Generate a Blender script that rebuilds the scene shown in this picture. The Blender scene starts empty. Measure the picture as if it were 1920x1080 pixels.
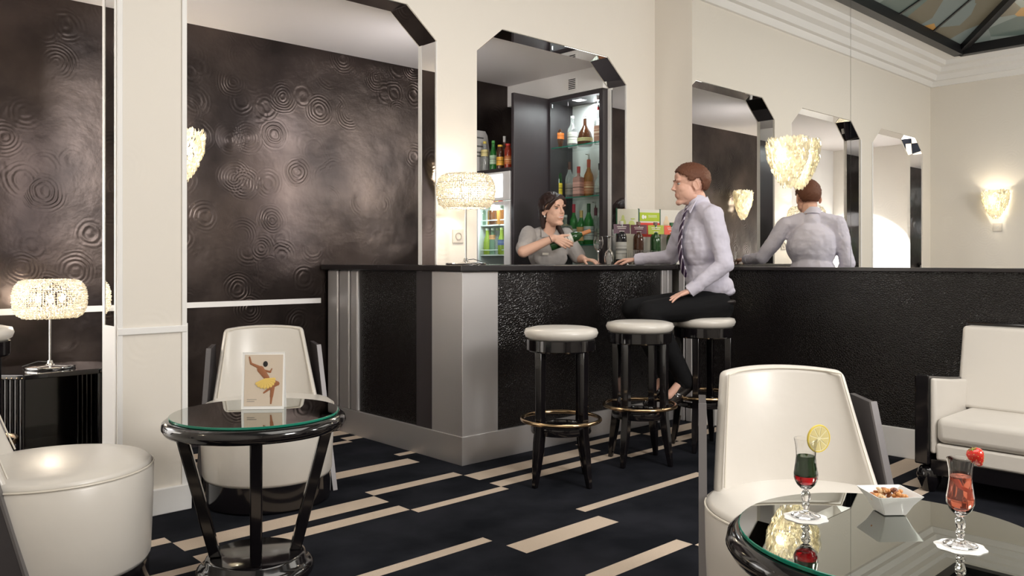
import bpy, math, random
from mathutils import Vector, Matrix, noise
random.seed(7)
S = bpy.context.scene
PI = math.pi
# ------------------------------------------------------------------ camera, world, lights, exposure
CH, F, HY = 1.16, 1528.0, 490.0
A = (0.6817, 0.7318); R_ = (0.7317, -0.6815)          # camera forward and right on the floor plan
cd = bpy.data.cameras.new('camera'); cam = bpy.data.objects.new('camera', cd)
S.collection.objects.link(cam); S.camera = cam
cam.location = (0, 0, CH); cam.rotation_euler = (PI/2, 0, math.atan2(A[1], A[0]) - PI/2)
cd.sensor_width = 36; cd.lens = F/1920*36; cd.shift_y = -50/1920; cd.clip_start = .05
S.view_settings.view_transform = 'Standard'; S.view_settings.look = 'None'
S.view_settings.gamma = 1; S.view_settings.exposure = 0.30
w = bpy.data.worlds.new('world'); S.world = w; w.use_nodes = True
w.node_tree.nodes['Background'].inputs[0].default_value = (.85, .9, .9, 1)
w.node_tree.nodes['Background'].inputs[1].default_value = .8
VB_ = 4.02
def area(name, loc, to, sx, sy, power, col=(1, .95, .88), spread=180):
    d = bpy.data.lights.new(name, 'AREA'); d.shape = 'RECTANGLE'; d.size = sx; d.size_y = sy
    d.energy = power; d.color = col; d.spread = math.radians(spread)
    o = bpy.data.objects.new(name, d); S.collection.objects.link(o); o.location = loc
    o.rotation_euler = (Vector(to) - Vector(loc)).to_track_quat('-Z', 'Y').to_euler(); return o
area('room_fill', (2.4, .9, 3.5), (2.4, .9, 0), 2.6, 2.6, 62)  # added fill panel under the skylight, no fitting belongs to it
area('softbox_fill', (2.8, -2.0, 2.45), (2.6, 3.4, .9), 1.1, 1.0, 100, (1, .97, .93))  # unseen softbox added behind the camera, there is no window
area('alcove_fill', (3.12, VB_+.005, 1.6), (3.12, 5.1, 1.6), .26, .8, 3, (1, .93, .92))  # added fill, hidden on the back of the pier
area('alcove_left_fill', (1.335, VB_+.022, 1.6), (1.335, 5.1, 1.6), .22, .8, 3, (1, .93, .92))  # added fill for the left alcove, out of sight behind the pillar
area('backbar_fill', (3.12, VB_+.004, 2.2), (3.12, 5.1, 2.2), .26, .2, 3, (1, .95, .93))  # small added fill for the back bar, hidden high behind the pier
def spot(name, loc, to, power, deg, blend=.12):
    d = bpy.data.lights.new(name, 'SPOT'); d.energy = power; d.spot_size = math.radians(deg); d.spot_blend = blend; d.shadow_soft_size = .02
    o = bpy.data.objects.new(name, d); S.collection.objects.link(o); o.location = loc
    o.rotation_euler = (Vector(to) - Vector(loc)).to_track_quat('-Z', 'Y').to_euler()
spot('end_wall_spot', (1.25, VB_+.10, 2.3), (-.45, 4.86, .75), 800, 50)

# ------------------------------------------------------------------ materials
MATS = {}
def mat(name, col, rough=.5, metal=0., **k):
    if name in MATS: return MATS[name]
    m = bpy.data.materials.new(name); m.use_nodes = True; MATS[name] = m
    p = m.node_tree.nodes['Principled BSDF']
    p.inputs['Base Color'].default_value = (*col, 1); p.inputs['Roughness'].default_value = rough
    p.inputs['Metallic'].default_value = metal
    for kk, v in k.items():
        n = {'coat': 'Coat Weight', 'coatr': 'Coat Roughness', 'trans': 'Transmission Weight', 'ior': 'IOR', 'sheen': 'Sheen Weight',
             'sss': 'Subsurface Weight', 'emi': 'Emission Strength', 'emc': 'Emission Color', 'spec': 'Specular IOR Level', 'alpha': 'Alpha'}[kk]
        p.inputs[n].default_value = (*v, 1) if kk == 'emc' else v
    return m
def nd(m, t, **k):
    n = m.node_tree.nodes.new(t)
    for a, v in k.items():
        if a[0] == '_': n.inputs[a[1:].replace('_', ' ')].default_value = v
        else: setattr(n, a, v)
    return n
def lk(m, a, b): m.node_tree.links.new(a, b)
def bump(m, src, strength, dist=.01):
    b = nd(m, 'ShaderNodeBump', _Strength=strength, _Distance=dist); lk(m, src, b.inputs['Height'])
    lk(m, b.outputs[0], m.node_tree.nodes['Principled BSDF'].inputs['Normal']); return b
def coords(m): return nd(m, 'ShaderNodeTexCoord').outputs['Object']
def noisy(m, scale, strength, dist=.01, detail=4, stretch=None):
    c = coords(m)
    if stretch:
        mp = nd(m, 'ShaderNodeMapping'); mp.inputs['Scale'].default_value = stretch; lk(m, c, mp.inputs[0]); c = mp.outputs[0]
    n = nd(m, 'ShaderNodeTexNoise', _Scale=scale, _Detail=detail); lk(m, c, n.inputs['Vector'])
    bump(m, n.outputs[0], strength, dist); return n
def vary(m, c1, c2, scale, detail=3, lo=.35, hi=.65):
    n = nd(m, 'ShaderNodeTexNoise', _Scale=scale, _Detail=detail); lk(m, coords(m), n.inputs['Vector'])
    r = nd(m, 'ShaderNodeValToRGB'); r.color_ramp.elements[0].position = lo; r.color_ramp.elements[1].position = hi
    r.color_ramp.elements[0].color = (*c1, 1); r.color_ramp.elements[1].color = (*c2, 1)
    lk(m, n.outputs[0], r.inputs[0]); lk(m, r.outputs[0], m.node_tree.nodes['Principled BSDF'].inputs['Base Color'])
def rings(m, scale, freq, strength, dist):
    """overlapping combed circles pressed in the plaster"""
    c = coords(m); hs = []
    for k, off in enumerate(((0, 0, 0), (3.37, 1.1, 5.71))):
        mp = nd(m, 'ShaderNodeMapping'); mp.inputs['Location'].default_value = off; lk(m, c, mp.inputs[0])
        nz = nd(m, 'ShaderNodeTexNoise', _Scale=7.0); lk(m, mp.outputs[0], nz.inputs['Vector'])
        mx = nd(m, 'ShaderNodeVectorMath', operation='MULTIPLY_ADD'); lk(m, nz.outputs['Color'], mx.inputs[0])
        mx.inputs[1].default_value = (.03, .03, .03); lk(m, mp.outputs[0], mx.inputs[2])
        v = nd(m, 'ShaderNodeTexVoronoi', _Scale=scale, _Randomness=.9); lk(m, mx.outputs[0], v.inputs['Vector'])
        s = nd(m, 'ShaderNodeMath', operation='MULTIPLY'); lk(m, v.outputs['Distance'], s.inputs[0]); s.inputs[1].default_value = freq
        sn = nd(m, 'ShaderNodeMath', operation='SINE'); lk(m, s.outputs[0], sn.inputs[0])
        fall = nd(m, 'ShaderNodeMapRange'); lk(m, v.outputs['Distance'], fall.inputs[0])
        fall.inputs[1].default_value = .55; fall.inputs[2].default_value = .3; fall.inputs[3].default_value = 0; fall.inputs[4].default_value = 1
        nm = nd(m, 'ShaderNodeTexNoise', _Scale=1.7, _Detail=2.0); lk(m, mp.outputs[0], nm.inputs['Vector'])
        mk = nd(m, 'ShaderNodeMapRange'); lk(m, nm.outputs[0], mk.inputs[0]); mk.inputs[1].default_value = .44; mk.inputs[2].default_value = .60
        fm = nd(m, 'ShaderNodeMath', operation='MULTIPLY'); lk(m, fall.outputs[0], fm.inputs[0]); lk(m, mk.outputs[0], fm.inputs[1]); fall = fm
        q = nd(m, 'ShaderNodeMath', operation='MULTIPLY'); lk(m, sn.outputs[0], q.inputs[0]); lk(m, fall.outputs[0], q.inputs[1]); hs.append(q)
    ad = nd(m, 'ShaderNodeMath', operation='ADD'); lk(m, hs[0].outputs[0], ad.inputs[0]); lk(m, hs[1].outputs[0], ad.inputs[1])
    nz = nd(m, 'ShaderNodeTexNoise', _Scale=6.0, _Detail=8.0); lk(m, c, nz.inputs['Vector'])
    a2 = nd(m, 'ShaderNodeMath', operation='MULTIPLY_ADD'); lk(m, nz.outputs[0], a2.inputs[0]); a2.inputs[1].default_value = 5.0; lk(m, ad.outputs[0], a2.inputs[2])
    bump(m, a2.outputs[0], strength, dist)
M_wall = mat('cream_stucco', (.80, .755, .69), .55); rings(M_wall, 3.2, 70, .10, .003)
M_white = mat('white_paint', (.86, .85, .84), .45)
M_ceil = mat('ceiling_paint', (.80, .765, .76), .7); noisy(M_ceil, 5, .1)
M_dark = mat('dark_pearl_plaster', (.05, .04, .038), .29, .8); rings(M_dark, 4.2, 80, .30, .003)
vary(M_dark, (.026, .020, .019), (.074, .057, .051), 2.2, 5)
M_darkp = mat('dark_oak_panel', (.045, .038, .042), .4); noisy(M_darkp, 12, .15, .01, 5, (1, 1, .08))
M_croc = mat('black_reptile_leather', (.008, .0065, .0065), .24, .0)
v = nd(M_croc, 'ShaderNodeTexVoronoi', _Scale=80.0, feature='DISTANCE_TO_EDGE'); lk(M_croc, coords(M_croc), v.inputs['Vector'])
n = nd(M_croc, 'ShaderNodeTexNoise', _Scale=9.0, _Detail=3.0); lk(M_croc, coords(M_croc), n.inputs['Vector'])
a = nd(M_croc, 'ShaderNodeMath', operation='MULTIPLY_ADD'); lk(M_croc, n.outputs[0], a.inputs[0]); a.inputs[1].default_value = 2.5
mr = nd(M_croc, 'ShaderNodeMapRange'); lk(M_croc, v.outputs[0], mr.inputs[0]); mr.inputs[2].default_value = .25; lk(M_croc, mr.outputs[0], a.inputs[2])
bump(M_croc, a.outputs[0], .4, .0022)
M_metal = mat('brushed_steel', (.62, .60, .60), .42, .75); noisy(M_metal, 60, .05, .002, 3, (1, 1, .02))
M_chrome = mat('chrome', (.8, .8, .8), .08, 1.0)
M_brass = mat('aged_brass', (.52, .37, .22), .18, 1.0)
M_mirror = mat('mirror_glass', (.90, .905, .89), 0.0, 1.0)
M_lacq = mat('black_lacquer', (.006, .005, .006), .12, coat=.5, coatr=.05)
M_counter = mat('black_counter', (.02, .017, .018), .25); 
M_pearl = mat('pearl_leather', (.66, .625, .575), .34, coat=.35, coatr=.25, sheen=.1); noisy(M_pearl, 9, .10, .02, 3)
M_pipe = mat('cream_piping', (.70, .65, .57), .4)
M_greypanel = mat('charcoal_panel', (.05, .045, .048), .35)
M_edge = mat('steel_edge', (.20, .19, .195), .35, .6)
M_navy = mat('navy_carpet', (.012, .014, .022), 1.0, spec=.1); vary(M_navy, (.005, .006, .009), (.017, .018, .024), 3.2, 5)
M_beige = mat('beige_carpet', (.56, .46, .37), 1.0, spec=.1); noisy(M_beige, 180, .3, .01)
M_greenglass = mat('green_glass_edge', (.02, .30, .20), .08, trans=.3)
M_smoke = mat('glass_table_surface', (.40, .415, .385), .0, 1.0)
M_paper = mat('white_paper', (.88, .87, .86), .6)
M_porc = mat('white_porcelain', (.85, .85, .85), .15, coat=.5)
M_glass = mat('clear_glass', (1, 1, 1), 0.0, trans=1.0, ior=1.47)
M_plastic = mat('ivory_plastic', (.62, .58, .53), .4)
M_blackm = mat('black_iron', (.012, .012, .014), .4)
def thin_glass(name, tint, refl=.10):
    m = bpy.data.materials.new(name); m.use_nodes = True; t = m.node_tree; t.nodes.clear()
    o = t.nodes.new('ShaderNodeOutputMaterial'); mx = t.nodes.new('ShaderNodeMixShader'); tr = t.nodes.new('ShaderNodeBsdfTransparent'); g = t.nodes.new('ShaderNodeBsdfGlossy')
    fr = t.nodes.new('ShaderNodeFresnel'); fr.inputs[0].default_value = 1.5; g.inputs['Roughness'].default_value = .01
    tr.inputs[0].default_value = (*tint, 1)
    ge = t.nodes.new('ShaderNodeNewGeometry'); mu = t.nodes.new('ShaderNodeMath'); mu.operation = 'MULTIPLY_ADD'; mu.inputs[1].default_value = -1; mu.inputs[2].default_value = 1; t.links.new(ge.outputs['Backfacing'], mu.inputs[0])
    mq = t.nodes.new('ShaderNodeMath'); mq.operation = 'MULTIPLY'; t.links.new(fr.outputs[0], mq.inputs[0]); t.links.new(mu.outputs[0], mq.inputs[1])
    t.links.new(mq.outputs[0], mx.inputs[0]); t.links.new(tr.outputs[0], mx.inputs[1]); t.links.new(g.outputs[0], mx.inputs[2]); t.links.new(mx.outputs[0], o.inputs[0])
    return m
M_pane = thin_glass('clear_pane', (.93, .97, .95))
M_wineglass = thin_glass('thin_clear_glass', (.90, .92, .92))
def bulb_mat(name, col, s):
    m = mat(name, col, .5); p = m.node_tree.nodes['Principled BSDF']
    p.inputs['Emission Color'].default_value = (*col, 1); p.inputs['Emission Strength'].default_value = s; return m
M_bulb = bulb_mat('lit_bulb', (1, .90, .72), 30)
M_fridgelight = bulb_mat('lit_fridge_sign', (.95, .97, 1), 2.2)
def crystal(name, col, tcol):
    m = bpy.data.materials.new(name); m.use_nodes = True; t = m.node_tree; t.nodes.clear()
    o = t.nodes.new('ShaderNodeOutputMaterial'); a = t.nodes.new('ShaderNodeMixShader'); b = t.nodes.new('ShaderNodeMixShader')
    tl = t.nodes.new('ShaderNodeBsdfTranslucent'); tl.inputs[0].default_value = (*tcol, 1)
    df = t.nodes.new('ShaderNodeBsdfDiffuse'); df.inputs[0].default_value = (*col, 1)
    g = t.nodes.new('ShaderNodeBsdfGlossy'); g.inputs['Roughness'].default_value = .08
    a.inputs[0].default_value = .35; b.inputs[0].default_value = .22
    t.links.new(tl.outputs[0], a.inputs[1]); t.links.new(df.outputs[0], a.inputs[2]); t.links.new(a.outputs[0], b.inputs[1]); t.links.new(g.outputs[0], b.inputs[2]); t.links.new(b.outputs[0], o.inputs[0])
    return m
M_bead = crystal('crystal_beads', (.60, .57, .50), (.95, .91, .82))
M_petal = crystal('glass_petals', (.85, .83, .74), (1, .96, .83))

# ------------------------------------------------------------------ mesh helpers
class MB:
    def __init__(s): s.v = []; s.f = []; s.mi = []
    def add(s, vs, fs, M=None, mi=0):
        b = len(s.v); s.v += [tuple(M @ Vector(p)) if M else tuple(p) for p in vs]
        s.f += [tuple(b+i for i in f) for f in fs]; s.mi += [mi]*len(fs); return s
    def box(s, x0, y0, z0, x1, y1, z1, M=None, mi=0):
        x0, x1 = min(x0, x1), max(x0, x1); y0, y1 = min(y0, y1), max(y0, y1); z0, z1 = min(z0, z1), max(z0, z1)
        return s.add([(x0,y0,z0),(x1,y0,z0),(x1,y1,z0),(x0,y1,z0),(x0,y0,z1),(x1,y0,z1),(x1,y1,z1),(x0,y1,z1)],
                     [(3,2,1,0),(4,5,6,7),(0,1,5,4),(1,2,6,5),(2,3,7,6),(3,0,4,7)], M, mi)
    def prism(s, poly, h0, h1, M=None, mi=0):
        n = len(poly)
        return s.add([(x, y, h0) for x, y in poly] + [(x, y, h1) for x, y in poly],
                     [tuple(range(n-1, -1, -1)), tuple(range(n, 2*n))] + [(i, (i+1) % n, n+(i+1) % n, n+i) for i in range(n)], M, mi)
    def lathe(s, prof, seg=24, M=None, mi=0):
        vs = []; fs = []; n = len(prof)
        for r, z in prof: vs += [(max(r, 1e-4)*math.cos(2*PI*k/seg), max(r, 1e-4)*math.sin(2*PI*k/seg), z) for k in range(seg)]
        for i in range(n-1): fs += [(i*seg+k, i*seg+(k+1) % seg, (i+1)*seg+(k+1) % seg, (i+1)*seg+k) for k in range(seg)]
        fs += [tuple(range(seg-1, -1, -1)), tuple((n-1)*seg+k for k in range(seg))]
        return s.add(vs, fs, M, mi)
    def tube(s, pts, r, seg=8, closed=False, M=None, mi=0):
        pts = [Vector(p) for p in pts]; n = len(pts); rr = r if isinstance(r, (list, tuple)) else [r]*n
        vs = []; fs = []; up = None
        for i, p in enumerate(pts):
            t = (pts[(i+1) % n] - pts[i-1]) if closed else (pts[min(i+1, n-1)] - pts[max(i-1, 0)])
            t.normalize()
            if up is None: up = t.orthogonal()
            up = (up - t*up.dot(t)).normalized(); q = t.cross(up)
            vs += [p + up*(math.cos(2*PI*k/seg)*rr[i]) + q*(math.sin(2*PI*k/seg)*rr[i]) for k in range(seg)]
        for i in range(n if closed else n-1):
            j = (i+1) % n; fs += [(i*seg+k, i*seg+(k+1) % seg, j*seg+(k+1) % seg, j*seg+k) for k in range(seg)]
        if not closed: fs += [tuple(range(seg-1, -1, -1)), tuple((n-1)*seg+k for k in range(seg))]
        return s.add(vs, fs, M, mi)
    def ell(s, c, r, M=None, seg=20, rings=12, rot=None, mi=0):
        if isinstance(r, (int, float)): r = (r, r, r)
        T = Matrix.Translation(c) @ (rot.to_matrix().to_4x4() if rot else Matrix()) @ Matrix.Diagonal((*r, 1))
        if M: T = M @ T
        prof = [(math.sin(PI*i/rings), -math.cos(PI*i/rings)) for i in range(rings+1)]
        return s.lathe(prof, seg, T, mi)
    def cap(s, a, b, ra, rb, M=None, seg=16, fx=1.0, mi=0):
        """tapered limb with round ends, closed"""
        a, b = Vector(a), Vector(b); L = (b-a).length
        Q = (b-a).to_track_quat('Z', 'X').to_matrix().to_4x4()
        T = Matrix.Translation(a) @ Q @ Matrix.Diagonal((fx, 1, 1, 1))
        if M: T = M @ T
        prof = [(ra*math.sin(PI/2*i/5), -ra*math.cos(PI/2*i/5)) for i in range(6)] + [(rb*math.cos(PI/2*i/5), L+rb*math.sin(PI/2*i/5)) for i in range(6)]
        return s.lathe(prof, seg, T, mi)
    def build(s, name, m, parent=None, smooth=True, bevel=0, segs=2, angle=40, solid=0, sub=0):
        me = bpy.data.meshes.new(name); me.from_pydata(s.v, [], s.f)
        for mm in (m if isinstance(m, (list, tuple)) else [m]): me.materials.append(mm)
        me.polygons.foreach_set('material_index', s.mi)
        if smooth:
            me.polygons.foreach_set('use_smooth', [True]*len(me.polygons)); me.set_sharp_from_angle(angle=math.radians(angle))
        me.update()
        o = bpy.data.objects.new(name, me); S.collection.objects.link(o)
        if parent: o.parent = parent
        if solid: x = o.modifiers.new('solid', 'SOLIDIFY'); x.thickness = solid; x.offset = 0
        if sub: x = o.modifiers.new('sub', 'SUBSURF'); x.levels = sub; x.render_levels = sub
        if bevel:
            x = o.modifiers.new('bevel', 'BEVEL'); x.width = bevel; x.segments = segs; x.limit_method = 'ANGLE'; x.angle_limit = math.radians(angle)
        return o
    def blob(s, name, m, parent=None, voxel=.006, it=4):
        o = s.build(name, m, parent, smooth=True, angle=180)
        x = o.modifiers.new('merge', 'REMESH'); x.mode = 'VOXEL'; x.voxel_size = voxel; x.use_smooth_shade = True
        x = o.modifiers.new('relax', 'SMOOTH'); x.factor = .5; x.iterations = it
        return o
def thing(name, label, cat, loc=(0, 0, 0), rz=0, group=None):
    o = bpy.data.objects.new(name, None); S.collection.objects.link(o); o.empty_display_size = .1
    o.location = loc; o.rotation_euler = (0, 0, rz); return tag(o, label, cat, group)
def tag(o, label, cat, group=None):
    o['label'] = label; o['category'] = cat
    if group: o['group'] = group
    return o
def struct(o): o['kind'] = 'structure'; return o
def dup(root, label, loc=None, rz=None, group=None):
    r = root.copy(); S.collection.objects.link(r); r['label'] = label
    if loc is not None: r.location = loc
    if rz is not None: r.rotation_euler = (0, 0, rz)
    if group: r['group'] = group
    for ch in list(root.children):
        c = ch.copy(); S.collection.objects.link(c); c.parent = r
        for g in list(ch.children):
            d = g.copy(); S.collection.objects.link(d); d.parent = c
    return r
def ray(px): return (px-960)/F
def U_at(px, V): k = ray(px); return V*(-R_[1]+k*A[1])/(R_[0]-k*A[0])
def V_at(px, U): k = ray(px); return U*(R_[0]-k*A[0])/(-R_[1]+k*A[1])
def dep(U, V): return U*A[0]+V*A[1]
def Z_at(py, U, V): return CH-(py-HY)*dep(U, V)/F
def floor_pt(px, d): x = ray(px)*d; return (d*A[0]+x*R_[0], d*A[1]+x*R_[1])

# ------------------------------------------------------------------ shell of the room
UW, UM, VA, VB, VD, ZC, ZR = -.48, 5.08, 3.84, 4.02, 5.08, 2.64, 3.55
VF, PU, PV = -2.6, 1.555, 1.48       # front wall, carpet repeats
def floor():
    b = MB(); st = []
    for i in range(-3, 4):
        for j in range(-5, 3):
            for u0, u1, v0, v1 in ((2.82, 3.80, 3.28, 3.41), (2.82, 3.80, 3.11, 3.20), (2.25, 2.82, 3.05, 3.11), (2.25, 2.82, 3.42, 3.50),
                                   (2.25, 2.82, 3.81, 3.93), (2.82, 3.80, 4.01, 4.07)):
                st.append((u0+i*PU, u1+i*PU, v0+j*PV, v1+j*PV))
    x0, x1, y0, y1 = UW-.2, 5.3, VF-.1, VD+.1
    st = [(max(a, x0), min(b_, x1), max(c, y0), min(d, y1)) for a, b_, c, d in st if b_ > x0+.01 and a < x1-.01 and d > y0+.01 and c < y1-.01]
    xs = sorted({x0, x1} | {round(q, 4) for s_ in st for q in s_[:2]}); ys = sorted({y0, y1} | {round(q, 4) for s_ in st for q in s_[2:]})
    for a, c in zip(xs, xs[1:]):
        for d, e in zip(ys, ys[1:]):
            mx, my = (a+c)/2, (d+e)/2; mi = int(any(s_[0] < mx < s_[1] and s_[2] < my < s_[3] for s_ in st))
            b.add([(a, d, 0), (c, d, 0), (c, e, 0), (a, e, 0)], [(0, 1, 2, 3)], None, mi)
    b.box(x0, y0, -.1, x1, y1, -.01)
    struct(b.build('floor', [M_navy, M_beige], smooth=False))
floor()
ARCH = [(-.23, 1.18), (1.49, 2.97), (3.28, 4.74)]; ZS, ZT, CF = 2.465, 2.64, .215
XZ = Matrix(((1, 0, 0, 0), (0, 0, -1, 0), (0, 1, 0, 0), (0, 0, 0, 1)))     # (x,y,h) -> (x,-h,y)
poly = [(UW-.2, 0)]
for a, c in ARCH: poly += [(a, 0), (a, ZS), (a+CF, ZT), (c-CF, ZT), (c, ZS), (c, 0)]
poly += [(5.3, 0), (5.3, ZR+.3), (UW-.2, ZR+.3)]
wb = MB().prism(poly, -VB, -VA, XZ).build('wall_back', M_wall, smooth=False); struct(wb)
for i, (a, c) in enumerate(ARCH):     # mirror lining of each arch
    zb = .87 if i < 2 else 1.14
    for side in (0, 1):
        x = a if side == 0 else c; sg = 1 if side == 0 else -1
        b = MB(); b.box(x, VA+.014, zb, x+sg*.004, VB-.035, ZS)
        b2 = [(x, ZS), (x+sg*CF, ZT), (x+sg*CF, ZT-.006), (x+sg*.004, ZS)]
        if side == 1: b2.reverse()
        b.prism(b2, -(VB-.012), -(VA+.006), XZ)
        struct(b.build('trim_%d' % (10+i*2+side), M_mirror, smooth=False))
    struct(MB().box(a+CF, VA+.006, ZT-.005, c-CF, VB-.012, ZT).build('trim_%d' % (20+i), M_mirror, smooth=False))
struct(MB().box(.80, VD, 0, 5.3, VD+.1, ZC+.1).build('wall_alcove', M_dark, smooth=False))
struct(MB().box(UW-.2, VD, 0, .80, VD+.1, ZC+.1).build('wall_passage', M_white, smooth=False))
struct(MB().box(UW-.2, VB, ZC, 5.3, VD+.1, ZC+.1).build('ceiling_alcove', M_ceil, smooth=False))
struct(MB().box(.80, VD-.012, .870, 2.90, VD, .904).build('trim_1', M_white, smooth=False))          # dado rail
struct(MB().box(.80, VD-.012, .0, 2.9, VD, .10).build('baseboard_alcove', M_darkp, smooth=False))
struct(MB().box(UW-.2, VF, 0, UW, VD+.1, ZR+.1).build('wall_left', M_wall, smooth=False))
struct(MB().box(UW-.2, VF-.1, 0, 5.3, VF, ZR+.1).build('wall_front', M_wall, smooth=False))
struct(MB().box(UM+.012, VF, 0, UM+.2, 3.5, ZR+.1).build('wall_right', M_white, smooth=False))
struct(MB().box(UM, 3.5, 0, UM+.2, VA, ZR+.1).build('wall_corner', M_wall, smooth=False))
for k in range(5):                                                                                    # tall mirror panels
    y1 = 3.5-1.19*k; struct(MB().box(UM, max(y1-1.188, VF), 1.122, UM+.01, y1, ZR).build('wall_mirror_%d' % (k+1), M_mirror, smooth=False))
struct(MB().box(4.98, VF, .175, UM+.01, 3.52, 1.10).build('wall_dado', M_croc, smooth=False))
struct(MB().box(4.965, VF, 0, UM+.01, 3.46, .175).build('baseboard_right', M_white, smooth=False, bevel=.004))
struct(MB().box(4.945, VF, 1.10, UM+.01, 3.5, 1.122).build('trim_2', M_counter, smooth=False, bevel=.003))
# cornice round the main room
def cornice():
    prof = [(0, 3.30), (.03, 3.30), (.05, 3.36), (.10, 3.36), (.12, 3.42), (.18, 3.44), (.20, 3.49), (.26, 3.50), (.27, ZR), (0, ZR)]
    b = MB(); n = len(prof); x0, x1, y0, y1 = UW, UM, VF, VA; vs = []
    for d, z in prof: vs += [(x0+d, y0+d, z), (x1-.001, y0+d, z), (x1-.001, y1-d, z), (x0+d, y1-d, z)]
    fs = []
    for i in range(n-1):
        for k, l in ((0, 1), (2, 3), (3, 0)): fs.append((i*4+k, i*4+l, (i+1)*4+l, (i+1)*4+k))
    b.add(vs, fs); struct(b.build('trim_3', M_white, smooth=False))
cornice()
# ceiling with the stained glass skylight
SX0, SX1, SY0, SY1 = -.02, 4.5, -1.2, 3.36
b = MB()
for x0, y0, x1, y1 in ((UW-.2, VF-.1, 5.3, SY0), (UW-.2, SY1, 5.3, VB), (UW-.2, SY0, SX0, SY1), (SX1, SY0, 5.3, SY1)): b.box(x0, y0, ZR, x1, y1, ZR+.12)
struct(b.build('ceiling', M_white, smooth=False))
def skylight():
    b = MB(); cx, cy, top = (SX0+SX1)/2, (SY0+SY1)/2, ZR+.95; bar = .06
    cs = [(SX0, SY0), (SX1, SY0), (SX1, SY1), (SX0, SY1)]
    for k in range(4):
        a, c = cs[k], cs[(k+1) % 4]; b.tube([(*a, ZR+.03), (*c, ZR+.03)], .075, 4)
        b.tube([(*a, ZR+.05), (cx, cy, top)], .07, 4)
        for t in (.2, .4, .6, .8):
            p = (a[0]+(c[0]-a[0])*t, a[1]+(c[1]-a[1])*t, ZR+.06); b.tube([p, (cx, cy, top)], .018, 4)
    fr = struct(b.build('window_1', M_blackm, smooth=False))
    m = bpy.data.materials.new('stained_glass'); m.use_nodes = True; t = m.node_tree; t.nodes.clear(); MM = m
    o = t.nodes.new('ShaderNodeOutputMaterial'); tl = t.nodes.new('ShaderNodeBsdfTranslucent'); df = t.nodes.new('ShaderNodeBsdfGlossy'); df.inputs['Roughness'].default_value = .2
    ms = t.nodes.new('ShaderNodeMixShader'); ms.inputs[0].default_value = .12
    v = nd(m, 'ShaderNodeTexVoronoi', _Scale=2.6); lk(m, coords(m), v.inputs['Vector'])
    cr = nd(m, 'ShaderNodeValToRGB'); cr.color_ramp.interpolation = 'CONSTANT'
    els = [(0, (.16, .17, .15)), (.3, (.10, .12, .10)), (.5, (.42, .20, .05)), (.58, (.20, .21, .18)), (.8, (.14, .11, .07))]
    for i, (p, c) in enumerate(els):
        e = cr.color_ramp.elements[i] if i < 2 else cr.color_ramp.elements.new(p); e.position = p; e.color = (*c, 1)
    sp = nd(m, 'ShaderNodeSeparateColor'); lk(m, v.outputs['Color'], sp.inputs[0]); lk(m, sp.outputs[0], cr.inputs[0])
    lk(m, cr.outputs[0], tl.inputs[0]); lk(m, tl.outputs[0], ms.inputs[1]); lk(m, df.outputs[0], ms.inputs[2]); lk(m, ms.outputs[0], o.inputs[0])
    g = MB()
    for k in range(4): a, c = cs[k], cs[(k+1) % 4]; g.add([(*a, ZR+.06), (*c, ZR+.06), (cx, cy, top)], [(0, 1, 2)])
    g.build('pane', m, fr, smooth=False)
skylight()
# mouldings on the pillar and piers
def pillar_trim():
    b = MB(); a, c = 1.18, 1.49; y = VA
    b.box(a, y-.012, .83, c, y, .862); b.box(a, y-.008, .115, a+.025, y, ZS); b.box(c-.025, y-.008, .115, c, y, ZS)
    struct(b.build('trim_4', M_white, smooth=False, bevel=.004))
    struct(MB().box(a-.018, y-.018, 0, c+.018, VB+.018, .118).build('baseboard_pillar', M_white, smooth=False, bevel=.004))
    b = MB(); b.box(a-.006, VA+.002, .118, a, VB, .87); b.box(a-.006, VA, .87, a, VA+.013, ZS); b.box(a-.006, VB-.034, .87, a, VB, ZS)
    b.box(c, VA+.002, .118, c+.006, VB, .87)
    b.box(2.964, VA, 1.14, 2.97, VA+.013, ZS); b.box(2.964, VB-.034, 1.14, 2.97, VB, ZS)
    b.box(4.734, VA, 1.14, 4.74, VA+.013, ZS); b.box(4.734, VB-.034, 1.14, 4.74, VB, ZS)
    struct(b.build('trim_5', M_white, smooth=False))
pillar_trim()

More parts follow.
